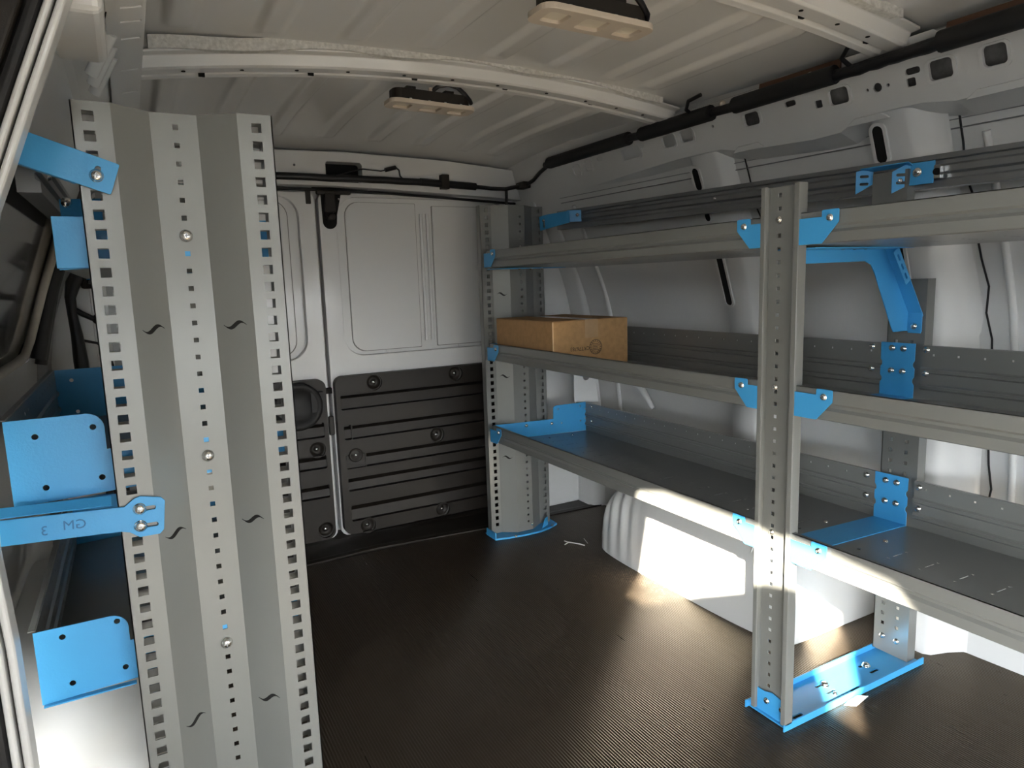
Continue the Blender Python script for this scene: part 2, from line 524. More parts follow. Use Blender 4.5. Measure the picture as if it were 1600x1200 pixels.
# lower return flange going back to the skin
lp = [Vector((1.40+0.41*(1.335-zz), yy, zz)) for yy, zz in low]
vs, fs = [], []
for p in lp:
    vs += [p, Vector((skinx(p.z-0.022, p.y)+0.004, p.y, p.z-0.022))]
for i in range(len(lp)-1):
    fs.append((2*i, 2*i+1, 2*i+3, 2*i+2))
q.add(vs, fs, 0)
inner_rail = q.build('inner_roof_rail', WHITE, wall_right, bevel=0.0012)
q = MB()
for a, b, c, d in CUT:
    q.plate(rrect(-a-c/2-0.007, -a+c/2+0.007, rv(b)-d/2*RL-0.006, rv(b)+d/2*RL+0.004, 0.012, 4), [rrect(-a-c/2, -a+c/2, rv(b)-d/2*RL, rv(b)+d/2*RL, 0.008, 4)], 0.0035, (1.40, 0, 1.335), (0, -1, 0), RV, 0, 0.0)
q.build('cutout_rims', WHITE, inner_rail, bevel=0.0014)
# small raised pads pressed in the lower part of the rail
for ya, yb in ((0.93, 1.03), (1.26, 1.36), (0.66, 0.78)):
    q = MB()
    q.plate([(-yb, 0), (-ya, 0), (-ya-0.015, 0.014), (-yb+0.02, 0.014)], [], 0.006, (1.40+0.41*0.085, 0, 1.25), (0, -1, 0), RV, 0)
    q.build('pressed_pad', WHITE, inner_rail, bevel=0.002)
# added backing sheet in the hollow rail, its grey standing in for shade
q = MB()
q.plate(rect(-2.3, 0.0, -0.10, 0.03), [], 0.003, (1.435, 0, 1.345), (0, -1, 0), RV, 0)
q.build('rail_backing', mat('rail_shade_grey', (0.20, 0.20, 0.20), 0.7, var=0.3, nscale=40), wall_right)
# roof side channel, top
q = MB()
q.sweep([(0, 0), (0.0, 0.03), (0.08, 0.06), (0.08, 0.0)], [(1.398, -1.1, 1.352), (1.398, 2.46, 1.352)], lambda i: ((1, 0, 0), (0, 0, 1)), 0)
q.build('roof_channel', WHITE, wall_right)
for ya, yb in ((0.15, 0.80), (1.02, 1.24)):
    q = MB()
    q.sweep([(0, 0), (0.004, 0.02), (0.006, 0.02), (0.006, 0)], [(1.386, ya, 1.366), (1.386, yb, 1.368)], lambda i: ((1, 0, 0), (0, 0, 1)), 0)
    q.build('primer_strip', RUST, wall_right)

# rear header above the doors
q = MB()
hz = [(-0.20, 1.345), (0.0, 1.365), (0.3, 1.388), (0.7, 1.398), (1.1, 1.388), (1.4, 1.365), (1.60, 1.33)]
hole = rrect(0.640, 0.768, 1.296, 1.364, 0.010, 3)
q.plate([(-0.20, 1.262), (0.47, 1.282), (0.66, 1.284), (0.87, 1.278), (1.32, 1.260), (1.60, 1.24)] + hz[::-1],
        [hole, circ(0.535, 1.347, 0.004, 8)], 0.05, (0, 2.50, 0), (1, 0, 0), (0, 0, 1), 0)
q.sweep([(0, 0), (0.0, -0.012), (-0.07, 0.012), (-0.07, 0.02)], [(a, 2.455, b) for a, b in hz], lambda i: ((0, -1, 0), (0, 0, 1)), 0)
wall_rear = q.build('wall_rear', WHITE, bevel=0.002, kind='structure')
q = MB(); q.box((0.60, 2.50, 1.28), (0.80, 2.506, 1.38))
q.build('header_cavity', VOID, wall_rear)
q = MB(); q.box((-0.5, 2.56, -0.05), (1.85, 2.57, 1.45))
q.build('outer_skin', WHITE, wall_rear)
q = MB()
q.box((1.42, 2.36, 0.0), (1.72, 2.52, 1.30)); q.build('corner_pillar', WHITE, wall_rear, bevel=0.01)
q = MB()
q.box((-0.34, 2.40, 0.0), (-0.225, 2.55, 1.30)); q.build('corner_pillar', WHITE, wall_rear, bevel=0.01)

# ---- rear doors
def rear_door(name, x0, x1, ex0, ex1, ez0, ez1, subs, label=None):
    d = thing(name, None, None, ((x0+x1)/2, 2.50, 0.0), kind='structure')
    b = MB()
    b.plate(rrect(x0, x1, 0.006, 1.266, 0.03, 4), [rrect(ex0, ex1, ez0, ez1, 0.075, 8)], 0.034, (0, 2.534, 0), (1, 0, 0), (0, 0, 1), 0)
    b.build('door_frame', WHITE, d, bevel=0.020, seg=5)
    b = MB()
    b.box((ex0-0.03, 2.526, ez0-0.03), (ex1+0.03, 2.534, ez1+0.03))
    b.build('door_skin', WHITE, d)
    for s in subs:
        b = MB()
        a0, a1, c0, c1, rl, rr_ = s
        P = []
        for cx, cz, aa, r in ((a1-rr_, c0+rr_, -90, rr_), (a1-rr_, c1-rr_, 0, rr_), (a0+rl, c1-rl, 90, rl), (a0+rl, c0+rl, 180, rl)):
            for i in range(7):
                a = math.radians(aa+90*i/6); P.append((cx+r*math.cos(a), cz+r*math.sin(a)))
        b.plate(P, [], 0.006, (0, 2.526, 0), (1, 0, 0), (0, 0, 1), 0)
        b.build('pressed_panel', WHITE, d, bevel=0.003)
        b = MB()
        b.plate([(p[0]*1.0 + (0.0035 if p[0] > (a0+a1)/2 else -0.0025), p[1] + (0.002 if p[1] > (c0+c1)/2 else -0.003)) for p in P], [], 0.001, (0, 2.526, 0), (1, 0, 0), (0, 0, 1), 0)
        b.build('panel_shade_line', mat('seam_shadow', (0.25, 0.25, 0.24), 0.7), d)  # grey sheet behind the pressing paints a shade line round its edge
    return d
def door_trim(d, x0, x1, z0, z1, grooves, screws, r=0.03):
    b = MB()
    b.plate(rrect(x0, x1, z0, z1, r, 5), [rrect(a0, a1, c0, c1, 0.006, 2) for a0, a1, c0, c1 in grooves] + [circ(sx, sz, 0.030, 18) for sx, sz in screws],
            0.034, (0, 2.500, 0), (1, 0, 0), (0, 0, 1), 0)
    t = b.build('lower_trim_panel', BLACKP, d, bevel=0.004)
    b = MB()
    for a0, a1, c0, c1 in grooves:   # sloping recess floors
        b.add([(xx, yy, zz) for xx in (a0-0.004, a1+0.004) for yy, zz in ((2.497, c1+0.004), (2.497, c1-0.011), (2.474, c1-0.018), (2.469, c0+0.007), (2.497, c0+0.004), (2.497, c0-0.004))], [(i, i+1, i+7, i+6) for i in range(5)], 0)
    b.plate(rrect(x0+0.01, x1-0.01, z0+0.01, z1-0.01, r, 4), [], 0.002, (0, 2.502, 0), (1, 0, 0), (0, 0, 1), 0)
    b.build('recess_backing', BLACKP, t)
    for sx, sz in screws:
        b = MB()
        b.lathe([(0.031, 0.017), (0.027, 0.019), (0.024, 0.012), (0.014, 0.006), (0.009, 0.006), (0.009, 0.011), (0.005, 0.012), (0.001, 0.012)], (sx, 2.492, sz), (0, -1, 0), 18)
        s_ = b.build('screw_cup', BLACKP, t)
        bolt(t, (sx, 2.481, sz), (0, -1, 0), 0.85, 'screw')
    return t
d2 = rear_door('door_2', 0.618, 1.41, 0.680, 1.372, 0.682, 1.254, [(0.717, 0.985, 0.697, 1.237, 0.05, 0.004), (1.055, 1.345, 0.697, 1.230, 0.004, 0.05)])
for xr in (1.008, 1.034):
    b = MB(); b.tube([(xr, 2.520, 0.72), (xr, 2.520, 1.20)], 0.007, 8); b.build('rib_bead', WHITE, d2)
for xt in (0.86, 1.16):
    b = MB(); b.plate([(-0.022, 0), (-0.016, -0.012), (0.016, -0.012), (0.022, 0)], [], 0.004, (xt, 2.519, 0.695), (1, 0, 0), (0, 0, 1)); b.build('pressed_tab', WHITE, d2, bevel=0.001)
G2 = [(0.640, 1.36, 0.490, 0.550), (0.645, 1.36, 0.378, 0.434), (0.645, 1.36, 0.268, 0.322), (0.648, 1.36, 0.182, 0.234), (0.652, 1.36, 0.066, 0.128)]
t2 = door_trim(d2, 0.624, 1.385, 0.018, 0.614, G2, [(0.770, 0.582), (1.100, 0.584), (1.010, 0.350), (0.712, 0.040), (1.019, 0.044)])
b = MB()
b.box((0.672, 2.468, 0.378), (0.676, 2.5, 0.434)); b.box((0.718, 2.468, 0.268), (0.722, 2.5, 0.322))
b.box((0.648, 2.472, 0.270), (0.718, 2.48, 0.318))
b.build('groove_divider', BLACKP, t2)
b = MB(); b.lathe([(0.026, 0), (0.026, 0.016), (0.02, 0.018), (0.015, 0.010), (0.004, 0.010)], (0.682, 2.478, 0.318), (0, -1, 0), 18); b.build('screw_cup', BLACKP, t2)
bolt(t2, (0.682, 2.466, 0.318), (0, -1, 0), 0.85, 'screw')
# top latch in its tapering recess
b = MB()
b.plate([(0.628, 1.262), (0.630, 1.17)] + [(0.655+0.025*math.cos(math.radians(a)), 1.165+0.025*math.sin(math.radians(a))) for a in range(190, 361, 17)] + [(0.682, 1.19), (0.70, 1.262)][0:2], [], 0.003, (0, 2.5005, 0), (1, 0, 0), (0, 0, 1))
lt = b.build('latch_recess', VOID, d2)
b = MB()
b.box((0.636, 2.470, 1.196), (0.672, 2.499, 1.262)); b.box((0.640, 2.478, 1.17), (0.664, 2.497, 1.20)); b.box((0.61, 2.475, 1.258), (0.73, 2.495, 1.270))
b.lathe([(0.013, 0), (0.013, 0.012), (0.006, 0.014), (0.001, 0.014)], (0.654, 2.474, 1.18), (0, -1, 0), 14)
b.build('latch', BLACKP, d2, bevel=0.003)
bolt(d2, (0.690, 2.4955, 1.245), (0, -1, 0), 0.7, 'screw')
b = MB(); b.box((0.575, 2.490, 1.225), (0.592, 2.50, 1.272)); b.build('door_bumper', BLACKP, d2, bevel=0.002)
b = MB(); b.box((0.594, 2.48, 0.555), (0.616, 2.50, 0.575)); b.build('striker', VOID, d2)
b = MB(); b.box((0.598, 2.487, 0.40), (0.618, 2.50, 0.47)); b.build('edge_handle', BLACKP, d2, bevel=0.004)

d1 = rear_door('door_1', -0.235, 0.606, -0.10, 0.548, 0.682, 1.254, [(-0.08, 0.512, 0.70, 1.237, 0.05, 0.055)])
G1 = [(-0.1, 0.575, 0.400, 0.456), (-0.1, 0.575, 0.285, 0.335), (-0.1, 0.578, 0.175, 0.225)]
t1 = door_trim(d1, -0.12, 0.590, 0.018, 0.612, G1, [(0.545, 0.358), (0.555, 0.055), (0.20, 0.05)])
b = MB()
b.lathe([(0.085, 0), (0.085, 0.03), (0.07, 0.036), (0.06, 0.02), (0.01, 0.02)], (0.485, 2.470, 0.525), (0, -1, 0), 28)
b.box((0.53, 2.44, 0.50), (0.575, 2.470, 0.57))
b.build('speaker_cover', RUBBER, t1)
# black weather seal along the top of the doors
b = MB()
b.tube([(-0.17, 2.497, 1.262), (0.2, 2.497, 1.270), (0.47, 2.497, 1.274), (0.66, 2.496, 1.275), (0.87, 2.497, 1.270), (1.10, 2.497, 1.260), (1.32, 2.497, 1.250), (1.41, 2.497, 1.245)], 0.005, 8)
b.build('weather_seal', RUBBER, wall_rear)

# ---- ceiling skin with long beads and cross bows
BEADS = [-0.02, 0.13, 0.29, 0.455, 0.62, 0.785, 0.95, 1.11, 1.235]
def roofz(x, y):
    z = 1.398 + 0.045*(1-((x-0.7)/0.78)**2)
    z -= 0.14*max(0, y-2.0)**2
    d = 0.0
    for (ya, yb) in ((-0.9, 0.10), (0.30, 0.85), (0.985, 1.475), (1.665, 2.36)):
        t = min((y-ya)/0.03, (yb-y)/0.03, 1.0)
        if t > 0:
            for bx in BEADS:
                k = abs(x-bx)
                d = max(d, t*min(1.0, max(0.0, (0.030-k)/0.014)))
    return z - 0.010*d
q = MB()
q.grid(lambda u, v: (-0.05+1.5*u, -1.1+3.66*v, roofz(-0.05+1.5*u, -1.1+3.66*v)), 380, 180, 0)
q.grid(lambda u, v: (-0.3+2.0*u, -2.2+1.1*v, 1.42), 2, 2, 0)
q.grid(lambda u, v: (-0.3+2.0*u, -2.2, 0.56*v), 2, 2, 0)  # unseen front wall; the gap left above is made up to admit daylight
q.grid(lambda u, v: (-0.3+2.0*u, -2.2, 0.88+0.6*v), 2, 2, 0)
ceiling = q.build('ceiling', WHITE, kind='structure')
q = MB(); q.box((-0.35, -1.1, 1.47), (1.75, 2.57, 1.48)); q.build('outer_roof', WHITE, ceiling)
def bowz(x):
    return 1.349 + 0.0195*(x-0.05)/1.35 + 0.050*(1-((x-0.70)/0.66)**2)
def bow(yc, x0=0.045, x1=1.385, z_off=0.0):
    q = MB()
    pr = [(-0.058, 0.026), (-0.040, 0.024), (-0.033, 0.004), (-0.028, 0.0), (0.004, 0.0), (0.008, 0.008), (0.020, 0.009), (0.024, 0.002), (0.040, 0.0), (0.045, 0.004), (0.050, 0.026), (0.060, 0.028), (0.060, 0.031), (-0.058, 0.031)]
    xs = [x0+(x1-x0)*i/24 for i in range(25)]
    q.sweep([(a, b) for a, b in pr], [(xx, yc, bowz(xx)+z_off) for xx in xs], lambda i: ((0, 1, 0), (0, 0, 1)), 0)
    o = q.build('roof_bow', WHITE, ceiling, bevel=0.0015)
    q = MB()
    for i, xx in enumerate([0.14, 0.25, 0.36, 0.47, 0.60, 0.72, 0.84, 0.98, 1.10, 1.20, 1.29]):
        q.lathe([(0.0042, 0.0), (0.0042, 0.0012), (0.0002, 0.0013)], (xx, yc-0.014, bowz(xx)+z_off), (0, 0, -1), 10, 0, False)
        if i % 2 == 0:
            q.box((xx+0.03, yc+0.012, bowz(xx)+z_off+0.0005), (xx+0.042, yc+0.017, bowz(xx)+z_off+0.0105))
    q.build('punched_holes', VOID, o)
    q = MB()   # mastic bead between bow and roof skin
    xs = [0.08+1.24*i/60 for i in range(61)]
    q.sweep([(-0.006, -0.012), (0.012, -0.012), (0.012, 0.012), (-0.006, 0.012)], [(xx, yc-0.058, bowz(xx)+z_off+0.038+0.004*math.sin(xx*19)) for xx in xs], lambda i: ((0, 1, 0), (0, 0, 1)), 0)
    q.build('mastic_strip', SEAL, o)
    # end gusset on the right rail
    q = MB()
    q.plate([(-0.11, 0), (0.10, 0), (0.085, 0.016), (-0.10, 0.016)], [], 0.003, (1.392, yc, 1.368), (0, -1, 0), (-0.5, 0, 0.86), 0)
    q.build('bow_gusset', WHITE, o, bevel=0.001)
    return o
bow(1.57); bow(0.905); bow(0.20)

# ---- left body side
def leftx(z, d=0.0): return 1.40 - ribx(z) - d
wl = MB()
def lskin(z): return 1.40 - smoothx(z) - 0.035
wl.grid(lambda u, v: (lskin(0.78*v), 1.0+1.56*u, 0.78*v), 10, 12, 0)
wl.grid(lambda u, v: (lskin(1.14+0.30*v), 1.085+1.475*u, 1.14+0.30*v), 10, 8, 0)
wl.grid(lambda u, v: (lskin(0.78+0.36*v), 2.10+0.46*u, 0.78+0.36*v), 4, 8, 0)
# unseen section beside the camera; openings invented to shape the sun patch and daylight
sun_opening = [(0.05, 1.30), (0.09, 1.10), (0.13, 0.99), (0.05, 0.99), (-0.142, 1.105), (-0.363, 1.212), (-0.53, 1.245), (-0.545, 1.10), (-0.56, 1.0), (-0.64, 1.0), (-0.68, 1.20), (-0.67, 1.27), (-0.63, 1.31), (-0.5, 1.322), (-0.05, 1.322)]
wl.plate([(-2.2, 0), (1.06, 0), (1.06, 1.14), (1.09, 1.14), (1.09, 1.48), (-2.2, 1.48)], [[(a, b) for a, b in sun_opening], [(-1.9, 0.05), (-0.02, 0.05), (-0.02, 0.60), (-0.14, 0.72), (-1.9, 0.72)]], 0.004, (-0.2, 0, 0), (0, 1, 0), (0, 0, 1), 0, -0.004)
wall_left = wl.build('wall_left', WHITE, kind='structure')
q = MB()
q.plate(rect(-0.30, 0.03, 1.0, 2.56), [], 0.003, (0, 0, 1.345), (1, 0, 0), (0, 1, 0), 0)
q.build('roof_side_panel', WHITE, wall_left)
q = MB()   # notched flange strip under the roof edge
q.plate([(-0.065, -0.9), (-0.01, -0.9), (-0.01, 2.45), (-0.065, 2.45)], [rect(-0.045, -0.016, yy, yy+0.006) for yy in (0.98, 1.06, 1.18, 1.24, 1.32, 1.5, 1.66, 1.84)], 0.003, (0.075, 0, 1.352), (1, 0, 0.25), (0, 1, 0), 0, -0.003)
q.build('notched_flange', WHITE, wall_left, bevel=0.001)
q = MB()
q.sweep([(0, 0), (0.06, 0.03), (0.06, 0.06), (-0.06, 0.06), (-0.08, 0.0), (-0.05, -0.05)], [(-0.04, -0.9, 1.315), (-0.04, 2.46, 1.315)], lambda i: ((1, 0, 0), (0, 0, 1)), 0)
q.build('roof_side_rail', WHITE, wall_left, bevel=0.004)
# raised stiffening block on the rail, with diagonal ribs
q = MB()
q.box((-0.055, 0.98, 1.262), (0.01, 1.20, 1.335)); q.build('rail_block', WHITE, wall_left, bevel=0.012, seg=3)
for i in range(3):
    q = MB(); q.tube([(0.018, 1.30+0.06*i, 1.338), (-0.015, 1.34+0.06*i, 1.285)], 0.010, 8); q.build('diagonal_bead', WHITE, wall_left)
q = MB(); q.plate(rrect(-0.008, 0.008, -0.05, 0.05, 0.006, 3), [], 0.002, (0.012, 1.20, 1.333), (0, 1, 0.2), (0.35, 0, 1)); q.build('slot', VOID, wall_left)

# rear edge pillar of the side opening: white flange, dark seam, rubber seal and black trim
PZ = [(0.02, -0.150), (0.20, -0.150), (0.371, -0.151), (0.537, -0.152), (0.65, -0.157), (0.80, -0.150), (0.93, -0.136), (1.029, -0.113), (1.071, -0.096), (1.154, -0.064), (1.26, -0.022), (1.34, 0.012)]
def pillar(off, wdt, y0, y1, name, mm, zmin=0.0, zmax=2.0, bev=0.004):
    pts = [(a, b) for a, b in PZ if zmin <= a <= zmax]
    q = MB()
    q.sweep([(0, 0), (wdt, 0), (wdt, y1-y0), (0, y1-y0)], [(xx+off-wdt, y0, z) for z, xx in pts], lambda i: ((1, 0, 0), (0, 1, 0)), 0)
    return q.build(name, mm, wall_left, bevel=bev, seg=3)
pillar(0.0, 0.009, 0.925, 0.965, 'pillar_flange', WHITE)
pillar(-0.0085, 0.004, 0.940, 0.962, 'pillar_seam', RUBBER, bev=0)
pillar(-0.0115, 0.008, 0.920, 0.950, 'pillar_flange', WHITE)
pillar(-0.0195, 0.018, 0.922, 0.945, 'door_seal', RUBBER, bev=0.008)
pillar(-0.037, 0.055, 0.915, 0.945, 'pillar_trim', BLACKP, 0.5, 2)
pillar(-0.036, 0.05, 0.915, 0.95, 'pillar_foot', WHITE, 0.0, 0.56)

q = MB()
q.sweep([(0, 0), (0, 0.012), (-0.15, 0.012), (-0.15, 0)], [(lskin(zz)+0.002, 1.078, zz) for zz in (0.0, 0.3, 0.6, 0.75, 0.87, 1.0, 1.1, 1.2, 1.3, 1.46)], lambda i: ((1, 0, 0), (0, 1, 0)), 0)
q.build('sun_gap_filler', WHITE, wall_left)  # added filler, stops sun leaking in behind the pillar
# side window behind the pillar
wn = thing('window_1', None, None, (-0.2, 1.55, 0.78), kind='structure')
q = MB()
q.grid(lambda u, v: (lskin(0.75+0.42*v)-0.008, 1.02+1.50*u, 0.75+0.42*v), 6, 8, 0)
q.build('pane', GLASS, wn)
q = MB()
def wp(y, z): return Vector((lskin(z)+0.004, y, z))
loop = [wp(1.03, 0.80)] + [wp(1.03+0.2*i, 0.795) for i in range(1, 5)] + [wp(1.95, 0.80), wp(2.03, 0.83), wp(2.07, 0.88), wp(2.07, 0.95), wp(2.06, 1.03), wp(2.04, 1.10), wp(2.0, 1.135), wp(1.6, 1.14), wp(1.03, 1.14)]
q.tube(loop, 0.010, 8)
q.build('window_frame', mat('cream_frame', (0.50, 0.45, 0.38), 0.4), wn)
q = MB()
q.tube([wp(2.10, 0.78)+Vector((0.012, 0, 0)), wp(2.11, 0.95)+Vector((0.012, 0, 0)), wp(2.09, 1.14)+Vector((0.012, 0, 0))], 0.018, 8)
q.tube([wp(2.17, 0.76)+Vector((0.012, 0, 0)), wp(2.18, 0.95)+Vector((0.012, 0, 0)), wp(2.15, 1.14)+Vector((0.012, 0, 0))], 0.014, 8)
q.build('window_seal', RUBBER, wn)
q = MB()
q.sweep([(0, 0), (0.03, 0), (0.03, 0.11), (0, 0.11)], [(lskin(z)-0.005, 2.24, z) for z in (0.0, 0.4, 0.75, 0.87, 1.0, 1.15, 1.30)], lambda i: ((1, 0, 0), (0, 1, 0)), 0)
q.build('corner_post', mat('dark_grey_post', (0.12, 0.12, 0.12), 0.4), wall_left, bevel=0.004)  # post in one even dark grey

# ---- wheel arches
def arch(xw, sgn, yc, ry, rx, rz, label_side):
    q = MB()
    def fn(u, v):
        a = math.pi*u              # along the length
        e = (math.pi/2)*v          # from wall crown down to the inner edge
        pw = 0.5
        cy, sy = math.cos(a), math.sin(a)
        ce, se = math.cos(e), math.sin(e)
        def P(t, p): return math.copysign(abs(t)**p, t)
        yy = yc + ry*P(cy, 0.55)*1.0
        prof_z = P(sy, 0.62)
        zz = rz*prof_z*P(ce, 0.42)
        xx = xw - sgn*rx*P(se, 0.42)*(0.80+0.20*P(sy, 0.5))
        # pressed flutes at the rear end
        if yy > yc+0.13:
            k = (yy-yc-0.13)
            xx += sgn*0.011*(0.5-0.5*math.cos(k*105))*min(1, k*12)*(0.3+0.7*se)*min(1.0, max(0.0, zz-0.05)*12)
        return (xx, yy, zz)
    q.grid(fn, 90, 26, 0)
    return q
q = arch(1.73, 1, 1.50, 0.405, 0.385, 0.32, 'right')
wa = q.build('wheel_arch', WHITE, kind='structure')
q = MB()
for s_ in (1.21, 1.30):
    q.tube([(1.40, s_, 0.275), (1.372, s_+0.01, 0.215), (1.366, s_+0.012, 0.19)], 0.003, 6)
q.build('weld_ridge', WHITE, wa)
q = arch(-0.36, -1, 1.62, 0.46, 0.40, 0.34, 'left')
q.build('wheel_arch', WHITE, kind='structure')

# ================================================================== SHELVING, RIGHT SIDE
Z0 = {'low': 0.370, 'mid': 0.664, 'top': 0.984}
def tray(parent, xf, xb, zf, zb, y0, y1, back, sgn, slot0=0.06, slots=True):
    """xf front lip x, xb back x; sgn=+1 lip faces -x"""
    b = MB()
    g = sgn
    P = [(xf+0.008*g, zf+0.052), (xf+0.008*g, zf+0.058), (xf, zf+0.058), (xf, zf+0.033), (xf+0.004*g, zf+0.029), (xf+0.004*g, zf+0.024), (xf-0.001*g, zf+0.019), (xf-0.001*g, zf+0.002), (xf+0.002*g, zf)]
    th = 0.0014
    for (a, c), (a2, c2) in zip(P, P[1:]):
        L = math.hypot(a2-a, c2-c)
        V = Vector((a2-a, 0, c2-c))/L
        b.plate(rect(y0, y1, 0, L), [], th, (a, 0, c), (0, 1, 0), V, 0, -th if g > 0 else 0)
    # deck
    D = Vector((xb-xf-0.002*g, 0, zb-zf)); L = D.length; D /= L
    hs = []
    if slots:
        yy = y0+slot0
        while yy < y1-0.05:
            m_ = L*0.52
            hs += [rect(yy, yy+0.0022, m_-0.015, m_+0.015), rect(yy-0.0016, yy+0.0032, m_+0.026, m_+0.0305), rect(yy-0.0016, yy+0.0032, m_-0.034, m_-0.0295)]
            yy += 0.0635
    b.plate(rect(y0, y1, 0, L), hs, th, (xf+0.002*g, 0, zf), (0, 1, 0), D, 0, -th if g > 0 else 0)
    if back > 0:
        B = [(xb, zb), (xb, zb+0.022), (xb-0.004*g, zb+0.026), (xb-0.004*g, zb+0.032), (xb, zb+0.036), (xb, zb+0.058), (xb-0.004*g, zb+0.062), (xb-0.004*g, zb+0.068), (xb, zb+0.072), (xb, zb+back), (xb+0.008*g, zb+back)]
        for k, ((a, c), (a2, c2)) in enumerate(zip(B, B[1:])):
            L = math.hypot(a2-a, c2-c); V = Vector((a2-a, 0, c2-c))/L
            hh = []
            if k == 8:
                yy = y0+0.03
                while yy < y1-0.02:
                    hh.append(rect(yy, yy+0.0045, L*0.55, L*0.55+0.0045)); yy += 0.0508
            b.plate(rect(y0, y1, 0, L), hh, th, (a, 0, c), (0, 1, 0), V, 0, -th if g > 0 else 0)
    else:
        b.box((min(xb, xb+th*g), y0, zb), (max(xb, xb+th*g), y1, zb+0.05))
    return b.build('shelf_tray', GREY, parent)

su = thing('shelving_unit', 'long grey three-shelf steel shelving unit along the right wall, holding a cardboard box', 'shelving', (1.30, 1.10, 0.0))

def corrugated(parent, px, y_strip, y_mid, y_flange, z0, z1, hole_x, mid_x, hz0, mz0, nh, marks, flip):
    """px: six fold x positions; strips carry square holes, middle web small holes"""
    b = MB()
    pts = [(px[0], y_strip), (px[1], y_strip), (px[2], y_mid), (px[3], y_mid), (px[4], y_strip), (px[5], y_strip)]
    th = 0.0016
    hs = 0.0068
    for k, ((a, c), (a2, c2)) in enumerate(zip(pts, pts[1:])):
        L = math.hypot(a2-a, c2-c); U = Vector((a2-a, c2-c, 0))/L
        hh = []
        if k in (0, 4):
            hx = hole_x[0 if k == 0 else 1] - a
            for i in range(nh):
                z = hz0-0.0254*i
                if z0+0.012 < z < z1-0.01: hh.append(rect(hx-hs, hx+hs, z-hs, z+hs))
        if k == 2:
            for i in range(nh):
                z = mz0-0.0254*i
                if z0+0.012 < z < z1-0.01: hh.append(rect(mid_x-a-0.0036, mid_x-a+0.0036, z-0.0036, z+0.0036))
        b.plate(rect(0, L, z0, z1), hh, th, (a, c, 0), U, (0, 0, 1), 0, -th)
        if k in (1, 3):
            for (kk, z, fl) in marks:
                if kk == k:
                    b.plate(smark(L*0.5, z, 0.036, 0.0045, 1 if fl < 2 else -1), [], 0.0004, (a, c, 0), U, (0, 0, 1), 1, 0.0)
    # side flanges and inner hole strips
    for xx, d in ((px[0], 1), (px[5], -1)):
        ya, yb = sorted((y_strip, y_flange))
        b.box((min(xx, xx+th*d), ya, z0), (max(xx, xx+th*d), yb, z1))
        hx = hole_x[0 if d > 0 else 1]
        ww = 0.032
        u0 = xx if d > 0 else xx-ww
        hh = [rect(hx-u0-hs, hx-u0+hs, hz0-0.0254*i-hs, hz0-0.0254*i+hs) for i in range(nh) if z0+0.012 < hz0-0.0254*i < z1-0.01]
        b.plate(rect(0, ww, z0, z1), hh, th, (u0, y_flange, 0), (1, 0, 0), (0, 0, 1), 0)
    return b.build('end_panel', [GREY, VOID], parent)

# far end panel by the rear doors
corrugated(su, [1.097, 1.140, 1.190, 1.255, 1.306, 1.352], 2.196, 2.160, 2.222, 0.008, 1.200, (1.122, 1.332), 1.236, 1.184, 1.16, 47,
           [(1, 0.892, 2), (1, 0.597, 2), (1, 0.296, 2)], 1)
b = MB()
foot = [(1.090, 2.150), (1.135, 2.140), (1.20, 2.130), (1.27, 2.130), (1.315, 2.142), (1.362, 2.165), (1.365, 2.235), (1.090, 2.235)]
b.plate(foot, [], 0.004, (0, 0, 0.001), (1, 0, 0), (0, 1, 0), 0)
for (a, c), (a2, c2) in zip(foot[:6], foot[1:7]):
    L = math.hypot(a2-a, c2-c)
    b.plate(rect(0, L, 0, 0.007), [], 0.002, (a, c, 0.001), (a2-a, c2-c, 0), (0, 0, 1), 0)
b.box((1.088, 2.15, 0.001), (1.092, 2.22, 0.028))
b.plate([(0, 0), (0.05, 0), (0.05, 0.035), (0.03, 0.035)], [], 0.002, (1.285, 2.150, 0.002), (1, 0.6, 0), (0, 0, 1), 0)
ft = b.build('foot_plate', BLUE, su, label='blue foot plate')
for p in ((1.165, 2.135, 0.005), (1.335, 2.155, 0.005)): bolt(ft, p, (0, 0, 1), 1.0)
bolt(su, (1.25, 2.158, 0.03), (0, -1, 0.1), 0.9)

# trays: rear bay and front bay, three levels
TR = {}
for lv, back, xb in (('low', 0.108, 1.50), ('mid', 0.118, 1.50), ('top', 0.0, 1.42)):
    z = Z0[lv]
    zb = z - (0.014 if lv != 'top' else 0.006)
    TR[lv, 0] = tray(su, 1.097, xb, z, zb, 0.9615, 2.152, back, 1)
    TR[lv, 1] = tray(su, 1.097, xb, z, zb, -0.35, 0.8765, back, 1)

# front upright: C section post opening to the aisle, hemmed edges
b = MB()
zt = 1.098
b.plate(rect(0.0, 0.082, 0.03, zt), [rect(0.0205, 0.0275, zz-0.0035, zz+0.0035) for zz in [0.066+0.0254*i for i in range(41)]], 0.002, (1.112, 0.961, 0), (0, -1, 0), (0, 0, 1), 0, -0.002)
for ya, yb in ((0.876, 0.8785), (0.9615, 0.964)):
    b.box((1.092, ya, 0.013), (1.114, yb, zt))
b.box((1.0905, 0.876, 0.013), (1.0935, 0.887, zt)); b.box((1.0905, 0.954, 0.013), (1.0935, 0.964, zt))
b.box((1.0935, 0.8845, 0.013), (1.099, 0.887, zt)); b.box((1.0935, 0.954, 0.013), (1.099, 0.9565, zt))
up = b.build('front_upright', GREY, su, bevel=0.0009)
for zz in (1.036, 0.710, 0.408): bolt(up, (1.1105, 0.937, zz), (-1, 0, 0), 0.95)
for zz in (1.032, 0.703, 0.401): bolt(up, (1.104, 0.8875, zz), (-1, 0.2, 0), 0.6)
